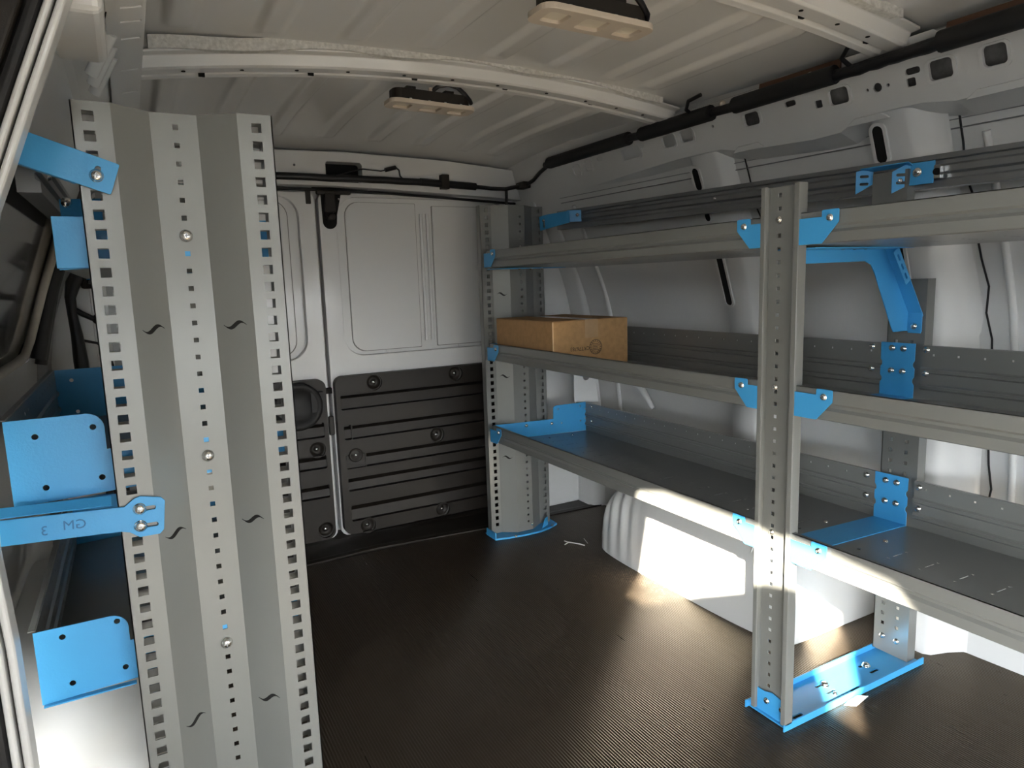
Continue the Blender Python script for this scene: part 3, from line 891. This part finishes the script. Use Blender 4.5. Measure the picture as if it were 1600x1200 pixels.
# rear upright on the wall side
b = MB()
cols = [0.022, 0.058]
hh = [rect(c-0.0042, c+0.0042, zz-0.0042, zz+0.0042) for c in cols for zz in [0.085+0.0254*i for i in range(32)]]
b.plate(rect(0, 0.085, 0.012, 0.912), hh, 0.002, (1.530, 0.977, 0), (0, -1, 0), (0, 0, 1), 0, -0.002)
b.box((1.530, 0.890, 0.012), (1.560, 0.892, 0.912)); b.box((1.530, 0.975, 0.012), (1.560, 0.977, 0.912))
ru = b.build('rear_upright', GREY, su)
for yy in (0.953, 0.918): bolt(ru, (1.5295, yy, 0.052), (-1, 0, 0), 1.1)
b = MB()
b.plate(rect(0, 0.078, 0.985, 1.138), [], 0.002, (1.43, 0.962, 0), (0, -1, 0), (0, 0, 1), 0, -0.002)
b.box((1.43, 0.884, 0.985), (1.455, 0.886, 1.138))
b.box((1.4285, 0.884, 0.985), (1.4305, 0.8875, 1.138))
b.build('upper_post', GREY, su)
# floor base channel
b = MB()
b.plate([(1.100, 0.879), (1.575, 0.879), (1.575, 0.977), (1.100, 0.977)],
        [rrect(a, a+0.03, c, c+0.008, 0.0035, 3) for a, c in ((1.14, 0.892), (1.275, 0.912), (1.43, 0.912), (1.275, 0.94), (1.43, 0.94), (1.33, 0.890))], 0.003, (0, 0, 0.001), (1, 0, 0), (0, 1, 0), 0)
b.box((1.090, 0.876, 0.001), (1.575, 0.879, 0.017)); b.box((1.090, 0.977, 0.001), (1.575, 0.980, 0.017))
b.plate([(0.005, 0.004), (0.092, 0.004), (0.092, 0.05), (0.05, 0.058), (0.03, 0.052), (0.005, 0.052)], [], 0.002, (1.1085, 0.973, 0), (0, -1, 0), (0, 0, 1), 0)
bc = b.build('base_channel', BLUE, su, bevel=0.0008, label='blue floor channel')
for p in ((1.300, 0.939, 0.004), (1.449, 0.939, 0.004)):
    bolt(bc, p, (0, 0, 1), 1.55)
bolt(bc, (1.290, 0.905, 0.004), (0, 0, 1), 0.9)
bolt(bc, (1.106, 0.935, 0.034), (-1, 0, 0), 1.0); bolt(bc, (1.106, 0.897, 0.034), (-1, 0, 0), 0.9)

# blue corner clips either side of the upright, one per shelf
def clip(parent, y_in, y_out, z):
    s_ = 1 if y_out > y_in else -1
    L = abs(y_out-y_in)
    P = [(0, 0.0), (0, 0.047), (L-0.034, 0.047), (L-0.034, 0.056), (L-0.032, 0.0585), (L-0.002, 0.0585), (L, 0.0565), (L, 0.036), (L-0.033, 0.0)]
    b = MB()
    if s_ > 0:
        b.plate([(a, c) for a, c in P], [], 0.002, (1.0935, y_in, z), (0, 1, 0), (0, 0, 1), 0, -0.002)
    else:
        b.plate([(a, c) for a, c in P], [], 0.002, (1.0935, y_in, z), (0, -1, 0), (0, 0, 1), 0, 0.0)
    o = b.build('corner_clip', BLUE, parent, bevel=0.0006, label='blue corner clip')
    bolt(o, (1.0928, y_out-s_*0.018, z+0.044), (-1, 0, 0), 1.05)
    return o
for lv in Z0:
    clip(su, 0.9645, 1.0245, Z0[lv]); clip(su, 0.8755, 0.7945, Z0[lv])
    clip(su, 2.166, 2.083, Z0[lv]-0.002 if lv != 'top' else Z0[lv]+0.002)
# blue rear end plates of the lower shelves
for lv in ('low', 'mid'):
    z = Z0[lv]
    b = MB()
    P = [(1.100, 0.003), (1.100, 0.058), (1.352, 0.050), (1.354, 0.095), (1.366, 0.100), (1.50, 0.098), (1.50, 0.075), (1.494, 0.072), (1.50, 0.068), (1.50, 0.040), (1.494, 0.036), (1.50, 0.032), (1.50, -0.012), (1.11, 0.0)]
    b.plate([(a, z+c) for a, c in P], [circ(1.375, z+0.085, 0.0035, 8), circ(1.475, z+0.085, 0.0035, 8), circ(1.39, z+0.03, 0.0035, 8), circ(1.475, z+0.028, 0.0035, 8)], 0.002, (0, 2.156, 0), (1, 0, 0), (0, 0, 1), 0)
    o = b.build('shelf_end_plate', BLUE, su, label='blue end plate')
    bolt(o, (1.235, 2.154, z+0.040), (0, -1, 0), 1.0); bolt(o, (1.345, 2.154, z+0.034), (0, -1, 0), 0.9)
    for yy, xx in ((2.10, 1.30), (2.10, 1.40)): bolt(TR[lv, 0], (xx, yy, z-0.007), (0, 0, 1), 0.8)
    for dz in (0.03, 0.085): bolt(TR[lv, 0], (1.498, 2.115, z+dz), (-1, 0, 0), 0.85)
b = MB()
b.box((1.10, 2.06, Z0['top']-0.006), (1.36, 2.158, Z0['top']-0.004)); 
o = b.build('shelf_end_plate', BLUE, su, label='blue end plate')
for xx in (1.19, 1.235, 1.28): bolt(o, (xx, 2.09, Z0['top']-0.006), (0, 0, -1), 0.9)
# blue joint plates at the middle frame: up the back and across the deck
for lv in ('low', 'mid'):
    z = Z0[lv]; zb = z-0.014
    b = MB()
    zt_ = zb+(0.112 if lv == 'low' else 0.122)
    L = zt_-zb
    P = [(0, 0), (0.078, 0), (0.078, 0.03), (0.074, 0.036), (0.074, 0.042), (0.078, 0.048), (0.078, 0.066), (0.074, 0.072), (0.074, 0.078), (0.078, 0.084), (0.078, L), (0, L), (0, 0.084), (0.004, 0.078), (0.004, 0.072), (0, 0.066), (0, 0.048), (0.004, 0.042), (0.004, 0.036), (0, 0.03)]
    b.plate(P, [], 0.002, (1.493, 0.967, zb), (0, -1, 0), (0, 0, 1), 0, -0.0035)
    D = Vector((0.395, 0, -0.014)).normalized()
    b.plate(rect(0.022, 0.395, -0.0385, 0.0385), [], 0.002, (1.10, 0.928, z+0.0005), D, (0, 1, 0), 0)
    o = b.build('joint_plate', BLUE, su, label='blue joint plate')
    b = MB()
    b.plate(rect(0.024, 0.40, -0.055, 0.035), [], 0.0014, (1.10, 0.928, z-0.0014), D, (0, 1, 0), 0)
    b.build('deck_lap', GREY, TR[lv, 1])
    dz1, dz2 = (0.453, 0.404) if lv == 'low' else (0.760, 0.709)
    for yy in (0.939, 0.913):
        bolt(o, (1.4915, yy, dz1), (-1, 0, 0), 1.1); bolt(o, (1.4915, yy, dz2), (-1, 0, 0), 1.1)
    for k, yy in ((0, 0.990), (1, 0.865)):
        bolt(TR[lv, k], (1.4965, yy, dz1), (-1, 0, 0), 1.1); bolt(TR[lv, k], (1.4965, yy, dz2), (-1, 0, 0), 1.1)
    for k, yy in ((0, 0.995), (1, 0.850)):
        for xx in (1.27, 1.36): bolt(TR[lv, k], (xx, yy, z-0.008), (0, 0, 1), 0.85)
# bent blue arm under the top shelf
b = MB()
armP = [(1.118, 0.982), (1.430, 0.982), (1.448, 0.955), (1.548, 0.806), (1.541, 0.797), (1.475, 0.797), (1.468, 0.806), (1.398, 0.930), (1.385, 0.946), (1.365, 0.953), (1.118, 0.950)]
b.plate(armP, [], 0.003, (0, 0.930, 0), (1, 0, 0), (0, 0, 1), 0)
for (a, c), (a2, c2) in zip(armP[1:4], armP[2:5]):
    L = math.hypot(a2-a, c2-c)
    b.plate(rect(0, L, 0, 0.032), [], 0.002, (a, 0.928, c), (a2-a, 0, c2-c), (0, -1, 0), 0)
b.plate([(0, 0), (0.03, 0), (0.03, 0.034), (0.0, 0.034)], [], 0.002, (1.527, 0.928, 0.792), (0, -1, 0), (0, 0, 1), 0, -0.002)
b.plate(rect(0, 0.06, -0.004, 0.04), [], 0.002, (1.5275, 0.955, 0.80), (0, -1, 0), (0, 0, 1), 0, 0.001)
ar = b.build('shelf_arm', BLUE, su, bevel=0.001, label='bent blue support arm')
bolt(ar, (1.523, 0.912, 0.808), (-1, 0, 0), 1.1)
D = Vector((1.462-1.415, 0, 0.912-0.978)).normalized()
for yy in (0.898, 0.958):
    b = MB()   # slotted tab strips
    b.plate(rrect(0, 0.085, -0.010, 0.010, 0.002, 2), [rrect(0.012+0.024*i, 0.028+0.024*i, -0.003, 0.003, 0.0028, 3) for i in range(3)], 0.002, (1.420, yy, 0.975), D, Vector((0.8, 0, 0.57)), 0)
    b.build('slotted_tab', BLUE, ar)
for xx in (1.27, 1.306, 1.342): bolt(ar, (xx, 0.912, 0.981), (0, 0, -1), 0.9)
b = MB(); b.box((1.118, 0.86, 0.9775), (1.425, 0.975, 0.9795)); b.build('arm_pad', BLUE, su, label='blue pad under the top shelf')

# brackets joining the upper posts to the wall rail
b = MB()
b.plate([(0.0, -0.02), (0.05, -0.02), (0.05, 0.025), (0.0, 0.025)], [], 0.002, (1.434, 0.888, 1.124), (0.12, -0.99, 0), (0.1, 0, 1), 0, -0.004)
b.plate([(0, -0.022), (0.035, -0.005), (0.035, 0.04), (0, 0.022)], [rrect(0.008, 0.026, 0.012, 0.018, 0.0028, 3), rrect(0.008, 0.026, -0.004, 0.002, 0.0028, 3)], 0.002, (1.412, 0.908, 1.112), (0.75, -0.6, 0), (0, 0, 1), 0)
b.plate([(0, -0.022), (0.035, -0.002), (0.035, 0.035), (0, 0.026)], [rrect(0.008, 0.026, 0.012, 0.018, 0.0028, 3), rrect(0.008, 0.026, -0.004, 0.002, 0.0028, 3)], 0.002, (1.412, 0.990, 1.120), (0.75, -0.6, 0), (0, 0, 1), 0)
b.plate(rect(0, 0.105, 0, 0.02), [], 0.002, (1.438, 0.985, 1.146), (0.03, -1, -0.01), (-0.9, 0, 0.3), 0)
rb = b.build('rail_bracket', BLUE, su, bevel=0.0006, label='blue twin-eared rail bracket')
bolt(rb, (1.4305, 0.866, 1.128), (-1, 0, 0), 1.4); bolt(rb, (1.4215, 0.896, 1.115), (-0.8, -0.6, 0), 0.8)
b = MB()
D = Vector((0.32, -0.9, 0.10)).normalized()
b.plate([(-0.01, -0.026), (0.125, -0.020), (0.125, 0.020), (0.02, 0.026), (-0.01, 0.024)], [rrect(0.006, 0.014, -0.018, 0.006, 0.003, 3)], 0.002, (1.338, 2.176, 1.140), D, Vector((0, 0.10, 0.99)), 0)
b.plate(rect(0, 0.05, -0.02, 0.02), [], 0.002, (1.375, 2.068, 1.155), Vector((0.85, -0.5, 0)).normalized(), (0, 0, 1), 0)
rb = b.build('rail_bracket', BLUE, su, bevel=0.0006, label='blue strap bracket at the rear end of the rail')
bolt(rb, (1.340, 2.168, 1.148), (-0.94, -0.33, 0), 0.9); bolt(rb, (1.405, 2.048, 1.158), (-0.5, -0.85, 0), 1.0)

# ---- steel strut rail on the right wall
def strut(name, p0, p1, label, group, bolts):
    p0, p1 = Vector(p0), Vector(p1)
    prof_ = [(0.0, 0.0), (0.0, -0.010), (0.006, -0.012), (0.006, -0.020), (0.000, -0.024), (0.000, -0.036), (0.006, -0.040), (0.006, -0.048), (0.0, -0.052), (0.0, -0.066), (0.028, -0.066), (0.028, 0.0)]
    b = MB()
    b.sweep([(a*(1 if p0.x > 0.5 else -1), c) for a, c in prof_], [p0, p1], lambda i: ((1, 0, 0), (0, 0, 1)), 0)
    o = b.build(name, DGREY, bevel=0.0008, label=label, category='rail', group=group)
    for t in bolts:
        bolt(o, p0.lerp(p1, t) + Vector((-0.001 if p0.x > 0.5 else 0.001, 0, -0.030)), (-1 if p0.x > 0.5 else 1, 0, 0), 0.9)
    for t in (0.02,):
        b2 = MB(); b2.box(p0+Vector((-0.004, -0.012, -0.05)), p0+Vector((0.002, 0.002, -0.012)))
    return o
wrail = strut('wall_rail', (1.412, 2.19, 1.184), (1.476, 0.10, 1.148), 'dark steel strut rail running along the right wall above the top shelf', 'strut rails', (0.05, 0.365, 0.75))
strut('wall_rail', (-0.088, 1.16, 1.142), (-0.085, 2.10, 1.150), 'dark steel strut rail in shadow on the left wall behind the tall panel', 'strut rails', (0.12, 0.6))
for yy in (0.832, 0.955):
    b = MB(); b.box((1.440, yy-0.006, 1.112), (1.452, yy+0.006, 1.138)); b.lathe([(0.007, 0), (0.007, 0.002), (0.001, 0.002)], (1.439, yy, 1.125), (-1, 0, 0), 12, 1)
    b.build('spring_nut', [CHROME, VOID], wrail)

# ================================================================== SHELVING, LEFT SIDE
sl = thing('shelving_unit', 'grey steel shelving unit on the left with a tall perforated end panel facing the viewer', 'shelving', (0.05, 1.45, 0.0))
marks = [(1, 0.884, 1), (1, 0.580, 1), (1, 0.276, 1), (3, 0.884, 1), (3, 0.580, 1), (3, 0.276, 1)]
ep = corrugated(sl, [-0.041, 0.005, 0.052, 0.113, 0.163, 0.2115], 1.094, 1.129, 1.120, 0.010, 1.187, (-0.022, 0.189), 0.084, 1.168, 1.1686, 47, marks, 1)
for zz in (1.0162, 0.687, 0.3806): bolt(ep, (0.084, 1.1275, zz), (0, -1, 0), 1.35)
corrugated(sl, [-0.041, 0.005, 0.052, 0.113, 0.163, 0.2115], 1.895, 1.860, 1.870, 0.36, 1.187, (-0.022, 0.189), 0.084, 1.168, 1.1686, 47, [], 1)
b = MB(); b.box((-0.045, 1.088, 0.001), (0.216, 1.145, 0.008)); b.box((-0.045, 1.086, 0.001), (0.216, 1.089, 0.016))
b.build('foot_plate', BLUE, sl, label='blue foot plate')
LT = {}
for lv, back, xb in (('low', 0.108, -0.162), ('mid', 0.118, -0.162), ('top', 0.0, -0.075)):
    z = Z0[lv]; zb = z-0.012
    LT[lv] = tray(sl, 0.212, xb, z, zb, 1.136, 1.852, back, -1)
    top = back if back > 0 else 0.058
    for yy in (1.1325, 1.853):
        b = MB()
        xo = -0.047 if yy < 1.5 else 0.05
        r = 0.022
        arc = [(xo-r+r*math.cos(math.radians(a)), zb+top-r+r*math.sin(math.radians(a))) for a in range(0, 91, 15)]
        P = [(xb-0.002, zb-0.002), (0.209, z), (0.209, z+0.056), (xo, z+0.052)] + arc + [(xb-0.002, zb+top)]
        hh = []
        if back > 0:
            hh = [circ(xb+0.032, zb+0.093, 0.0042, 10), circ(xo-0.014, zb+0.098, 0.0042, 10), circ(xb+0.037, zb+0.020, 0.0042, 10), circ(xo-0.010, zb+0.024, 0.0042, 10)]
        b.plate(P, hh, 0.002, (0, yy, 0), (1, 0, 0), (0, 0, 1), 0)
        if back > 0 and yy < 1.5:   # folded bottom edge
            b.box((xb, 1.124, zb-0.004), (xo+0.002, 1.134, zb-0.002))
        if back == 0 and yy < 1.5:
            b.box((xb-0.003, 1.110, zb), (xo+0.006, 1.132, z+0.056))
        b.build('shelf_end_plate', BLUE, sl, bevel=0.0006 if back > 0 else 0.002, label='blue end plate')
# wall bracket stamped with the fitment code
b = MB()
yb_ = 1.092
P = [(-0.190, 0.612), (-0.040, 0.603), (-0.030, 0.600), (-0.018, 0.5905), (0.008, 0.5905), (0.0135, 0.596), (0.0185, 0.638), (0.014, 0.644), (-0.012, 0.650), (-0.020, 0.648), (-0.033, 0.638), (-0.046, 0.639), (-0.190, 0.647)]
b.plate(P, [rrect(-0.018, 0.006, 0.628, 0.634, 0.0028, 3), rrect(-0.018, 0.007, 0.603, 0.609, 0.0028, 3)], 0.003, (0, yb_, 0), (1, 0, 0), (0, 0, 1), 0)
b.plate([(-0.190, 0), (-0.048, 0), (-0.048, 0.018), (-0.190, 0.018)], [], 0.002, (0, yb_-0.001, 0.6415), (1, 0, -0.045), (0, 0.85, 0.52), 0, -0.002)
b.text('GM', 0.0185, (-0.094, yb_-0.003, 0.6245), (-1, 0, 0.06), (0.05, 0, 1), -0.0004, 1)
b.text('3', 0.0185, (-0.129, yb_-0.003, 0.6225), (-1, 0, 0.06), (0.05, 0, 1), -0.0004, 1)
gb = b.build('wall_bracket', [BLUE, STAMP], sl, bevel=0.0007, label='blue wall bracket with a pressed code')
for p in ((-0.0145, 0.632), (-0.0155, 0.607)):
    bolt(gb, (p[0], yb_-0.003, p[1]), (0, -1, 0), 1.3)
# angled strap from the panel to the upper pillar
b = MB()
U = Vector((0.078, 0.0, -0.028)).normalized()
b.plate(rrect(-0.098, 0.012, -0.020, 0.022, 0.002, 2), [rrect(-0.0135, -0.0065, -0.011, 0.011, 0.0033, 3)], 0.003, (-0.010, 1.088, 1.0895), U, Vector((0.028, 0, 0.078)), 0)
b.plate(rect(-0.098, -0.03, 0, 0.014), [], 0.002, Vector((-0.010, 1.087, 1.0895)) + Vector((0.34, 0, 0.94))*-0.020, U, (0, 1, 0), 0)
b.plate(rect(-0.02, 0.022, 0, 0.05), [], 0.002, Vector((-0.010, 1.086, 1.0895)) - U*0.098, Vector((0.028, 0, 0.078)), (-0.5, 0.8, 0.2), 0)
st = b.build('wall_bracket', BLUE, sl, bevel=0.0008, label='blue angled strap bracket')
bolt(st, (-0.0195, 1.0855, 1.0905), (0, -1, 0), 1.3)
b = MB()
b.plate(rect(0, 0.06, -0.02, 0.02), [], 0.002, (-0.075, 1.27, 1.06), Vector((0.9, -0.4, 0)).normalized(), (0, 0, 1), 0)
o = b.build('rail_bracket', BLUE, sl, label='blue rail bracket in shadow')
bolt(o, (-0.066, 1.262, 1.075), (0.3, -0.9, 0), 1.2)

# ================================================================== LOOSE THINGS
# cardboard box on the middle shelf
bx = thing('cardboard_box', 'brown closed cardboard box lying upside down on the middle shelf, the only box', 'box', (1.27, 1.93, 0.667))
X0, X1, Y0, Y1, ZB, ZT = 1.113, 1.398, 1.765, 2.130, 0.6665, 0.809
b = MB()
b.box((X0, Y0, ZB), (X1, Y1, ZT), 0)
b.box((X0-0.0005, Y0-0.0005, ZB), (X0+0.004, Y0+0.004, ZT), 1)
ca = b.build('carton', [CARD, CREASE], bx, bevel=0.002)
b = MB()
b.box((X0+0.002, Y0+0.002, ZT), (X0+0.142, Y1-0.002, ZT+0.0015)); b.build('top_flap', CARD, bx)
b = MB(); b.box((X0+0.1435, Y0+0.002, ZT), (X1-0.002, Y1-0.002, ZT+0.0015)); b.build('top_flap', CARD, bx)
b = MB()
b.box((X0+0.118, Y0+0.0, ZT+0.0015), (X0+0.168, Y1, ZT+0.0021)); b.box((X0+0.118, Y0-0.0006, ZT-0.055), (X0+0.168, Y0-0.0001, ZT+0.0021))
b.build('packing_tape', TAPECLR, bx)
b = MB()
b.text('CRT76783', 0.0165, (1.211, Y0-0.0010, 0.7225), (-1, 0, 0), (0, 0, -1), 0.0003, 0)
b.plate(circ(1.271, 0.724, 0.024, 28), [circ(1.271, 0.724, 0.0215, 28)], 0.0003, (0, Y0-0.0006, 0), (1, 0, 0), (0, 0, 1), 1)
b.plate(circ(1.271, 0.724, 0.0165, 28), [circ(1.271, 0.724, 0.0158, 28)], 0.0003, (0, Y0-0.0006, 0), (1, 0, 0), (0, 0, 1), 1)
for i in range(5):
    b.plate(rect(1.258+0.002*(i % 2), 1.284-0.003*(i % 3), 0.7135+0.0048*i, 0.7155+0.0048*i), [], 0.0003, (0, Y0-0.0006, 0), (1, 0, 0), (0, 0, 1), 1)
for i in range(16):
    a = 2*math.pi*i/16
    b.plate(rect(-0.0015, 0.0015, 0.0172, 0.0208), [], 0.0003, (1.271, Y0-0.0006, 0.724), (math.cos(a), 0, math.sin(a)), (-math.sin(a), 0, math.cos(a)), 1)
b.build('printed_marks', [INK, INKB], bx)

# dome lights on the roof
def dome(x, y, z, label):
    d = thing('dome_light', label, 'light', (x, y, z), 'dome lights')
    tilt = Vector((1, 0, -0.02)).normalized()
    V = Vector((0, 1, 0.0))
    b = MB()
    lens_h = [rrect(-0.092, -0.052, -0.020, 0.020, 0.006, 3), rrect(-0.024, 0.024, -0.022, 0.022, 0.006, 3), rrect(0.052, 0.092, -0.020, 0.020, 0.006, 3)]
    b.plate(rrect(-0.112, 0.112, -0.036, 0.036, 0.022, 5), lens_h, 0.010, (x, y, z), tilt, V, 0)
    b.build('bezel', BEIGE, d, bevel=0.003)
    for h in lens_h:
        l_ = MB(); us = [p[0] for p in h]; u0, u1 = min(us), max(us)
        l_.plate(rrect(u0-0.002, u1+0.002, -0.023, 0.023, 0.004, 2), [], 0.004, (x, y, z), tilt, V, 0, 0.006)
        l_.build('lens', LENS, d)
    b = MB()
    b.plate(rrect(-0.100, 0.100, -0.027, 0.027, 0.018, 4), [], 0.026, (x, y, z), tilt, V, 0, 0.010)
    for k in (-0.055, 0.045):
        b.plate(rect(k-0.012, k+0.012, -0.02, 0.01), [], 0.008, (x, y, z), tilt, V, 0, 0.036)
    hs = b.build('housing', BLACKP, d, bevel=0.002)
    for k in (-0.06, -0.012, 0.03, 0.072):
        b = MB()
        b.plate(rect(k-0.003, k+0.003, 0.001, 0.003), [], 0.0005, (x, y-0.0275, z+0.011), tilt, (0, 0, 1), 0, 0.0)
        b.build('clip', CHROME, hs)
    b = MB()
    P = [(x+0.0, y-0.012, z+0.038), (x+0.012, y-0.03, z+0.048), (x+0.035, y-0.038, z+0.052), (x+0.060, y-0.036, z+0.048), (x+0.082, y-0.030, z+0.036), (x+0.098, y-0.024, z+0.024), (x+0.108, y-0.010, z+0.022)]
    b.tube(P, 0.0055, 8)
    b.build('cable', TAPE, d)
    b = MB(); b.box((x-0.008, y-0.020, z+0.034), (x+0.004, y-0.012, z+0.046)); b.build('connector', BEIGE, d)
    return d
dome(0.700, 1.652, 1.362, 'beige dome light hanging behind the far roof bow')
dome(0.722, 1.000, 1.352, 'beige dome light hanging by the nearer roof bow')

# wiring loom along the right roof rail
wh = thing('wiring_loom', 'thick black taped wiring loom running along the right roof rail', 'cable', (1.385, 1.3, 1.33), 'wiring looms')
def jit(pts, a):
    return [Vector(p)+Vector((random.uniform(-a, a), 0, random.uniform(-a, a))) for p in pts]
def seg(ya, yb, r, nm='foam_sleeve'):
    b = MB()
    N_ = max(3, int(abs(yb-ya)/0.05))
    b.tube([(1.372, ya+(yb-ya)*i/N_, 1.351) for i in range(N_+1)], r, 12)
    b.build(nm, RUBBER, wh)
for ya, yb in ((2.17, 1.72), (1.66, 1.38), (1.30, 1.02), (0.80, 0.10)):
    seg(ya, yb, 0.020)
b = MB()
b.tube(jit([(1.374, 2.20-0.06*i, 1.350) for i in range(37)], 0.003), 0.012, 8)
b.build('taped_core', TAPE, wh)
b = MB()
b.tube(jit([(1.372, 1.02-0.02*i, 1.347) for i in range(13)], 0.002), 0.012, 8)
b.build('taped_joint', TAPE, wh)
for yy in (1.44, 0.98):
    b = MB(); b.tube([(1.375, yy, 1.352), (1.35, yy+0.01, 1.372), (1.33, yy-0.02, 1.385), (1.335, yy-0.06, 1.392)], 0.005, 8); b.build('branch_cable', TAPE, wh)
for yy in (1.98, 1.80, 1.34, 1.08):
    b = MB(); b.lathe([(0.008, 0), (0.008, 0.006), (0.004, 0.010), (0.001, 0.010)], (1.372, yy, 1.362), (-0.7, 0, 0.7), 10); b.build('push_clip', BEIGE, wh)
# loom across the rear header
wh2 = thing('wiring_loom', 'black taped wiring loom across the header above the rear doors', 'cable', (0.9, 2.47, 1.29), 'wiring looms')
b = MB()
b.tube(jit([(0.30+0.05*i, 2.437, 1.307) for i in range(15)], 0.0015), 0.0125, 10); b.tube([(0.98+0.045*i, 2.437, 1.3065-0.0018*i) for i in range(6)], 0.0140, 10)
b.build('taped_core', TAPE, wh2)
b = MB()
b.tube([(1.18, 2.437, 1.299), (1.27, 2.437, 1.293), (1.33, 2.43, 1.292), (1.36, 2.40, 1.297), (1.385, 2.36, 1.300), (1.388, 2.31, 1.312), (1.380, 2.25, 1.330), (1.375, 2.18, 1.346)], 0.0075, 8)
b.tube([(1.335, 2.430, 1.290), (1.332, 2.425, 1.262), (1.325, 2.42, 1.20)], 0.006, 8)
b.build('thin_branch', TAPE, wh2)
b = MB(); b.box((1.365, 2.35, 1.288), (1.40, 2.41, 1.313)); b.build('connector_block', BLACKP, wh2, bevel=0.004)
b = MB(); b.box((1.060, 2.420, 1.283), (1.090, 2.449, 1.335)); b.build('retaining_clip', BLACKP, wh2, bevel=0.002)
b = MB()
b.tube([(0.66, 2.443, 1.312), (0.72, 2.443, 1.332), (0.77, 2.443, 1.343), (0.80, 2.443, 1.341), (0.835, 2.443, 1.339), (0.85, 2.441, 1.343)], 0.0022, 6)
b.tube([(0.85, 2.441, 1.343), (0.89, 2.441, 1.354)], 0.0075, 8)
b.tube([(0.89, 2.441, 1.354), (0.902, 2.441, 1.345), (0.905, 2.441, 1.325), (0.918, 2.441, 1.312)], 0.003, 6)
b.build('pigtail_lead', TAPE, wh2)
# loom down the left rear corner
wh3 = thing('wiring_loom', 'black wiring loom hanging beside the rear left door hinge, behind the tall panel', 'cable', (-0.183, 2.44, 0.6), 'wiring looms')
b = MB()
b.tube([(-0.108, 2.46, 1.02), (-0.138, 2.45, 0.97), (-0.148, 2.44, 0.93), (-0.148, 2.44, 0.88), (-0.143, 2.44, 0.82), (-0.141, 2.44, 0.74), (-0.138, 2.44, 0.62)], [0.020, 0.020, 0.015, 0.013, 0.016, 0.020, 0.018], 10)
b.tube([(-0.148, 2.44, 0.90), (-0.123, 2.45, 0.88), (-0.098, 2.46, 0.865)], 0.008, 8)
b.tube([(-0.128, 2.45, 0.80), (-0.093, 2.45, 0.79), (-0.068, 2.45, 0.76), (-0.060, 2.45, 0.72), (-0.063, 2.45, 0.60)], 0.004, 8)
b.build('taped_core', TAPE, wh3)
b = MB(); b.box((-0.118, 2.455, 0.955), (-0.063, 2.485, 1.03)); lf = b.build('mounting_foot', BLACKP, wh3, bevel=0.006)
bolt(lf, (-0.093, 2.453, 0.975), (0, -1, 0), 1.2)
b = MB(); b.lathe([(0.016, 0), (0.016, 0.008), (0.006, 0.010), (0.001, 0.010)], (-0.085, 2.47, 0.862), (0, -1, 0), 14); b.build('grommet', TAPE, wh3)

# paper scrap by the base channel and the pale torn mark on the mat
b = MB()
b.add([(1.275, 0.872, 0.0015), (1.293, 0.855, 0.002), (1.345, 0.862, 0.004), (1.32, 0.871, 0.009), (1.293, 0.872, 0.006)], [(0, 1, 4), (1, 2, 3, 4)], 0)
b.add([(1.275, 0.872, 0.0005), (1.293, 0.855, 0.001), (1.345, 0.862, 0.003), (1.32, 0.871, 0.008), (1.293, 0.872, 0.005)], [(4, 1, 0), (4, 3, 2, 1)], 0)
b.build('paper_scrap', PAPER, label='small torn white paper scrap on the floor beside the blue base channel', category='paper')
b = MB()
b.tube([(1.294, 2.005, 0.002), (1.298, 1.985, 0.003), (1.321, 1.951, 0.003), (1.330, 1.930, 0.002)], 0.0022, 6)
b.tube([(1.298, 1.985, 0.003), (1.275, 1.975, 0.002)], 0.0018, 6)
b.tube([(1.350, 1.94, 0.002), (1.365, 1.985, 0.002)], 0.0012, 6)
b.build('mat_cut_mark', PAPER, label='tiny pale cut mark in the dark floor mat near the rear foot plate', category='mark')
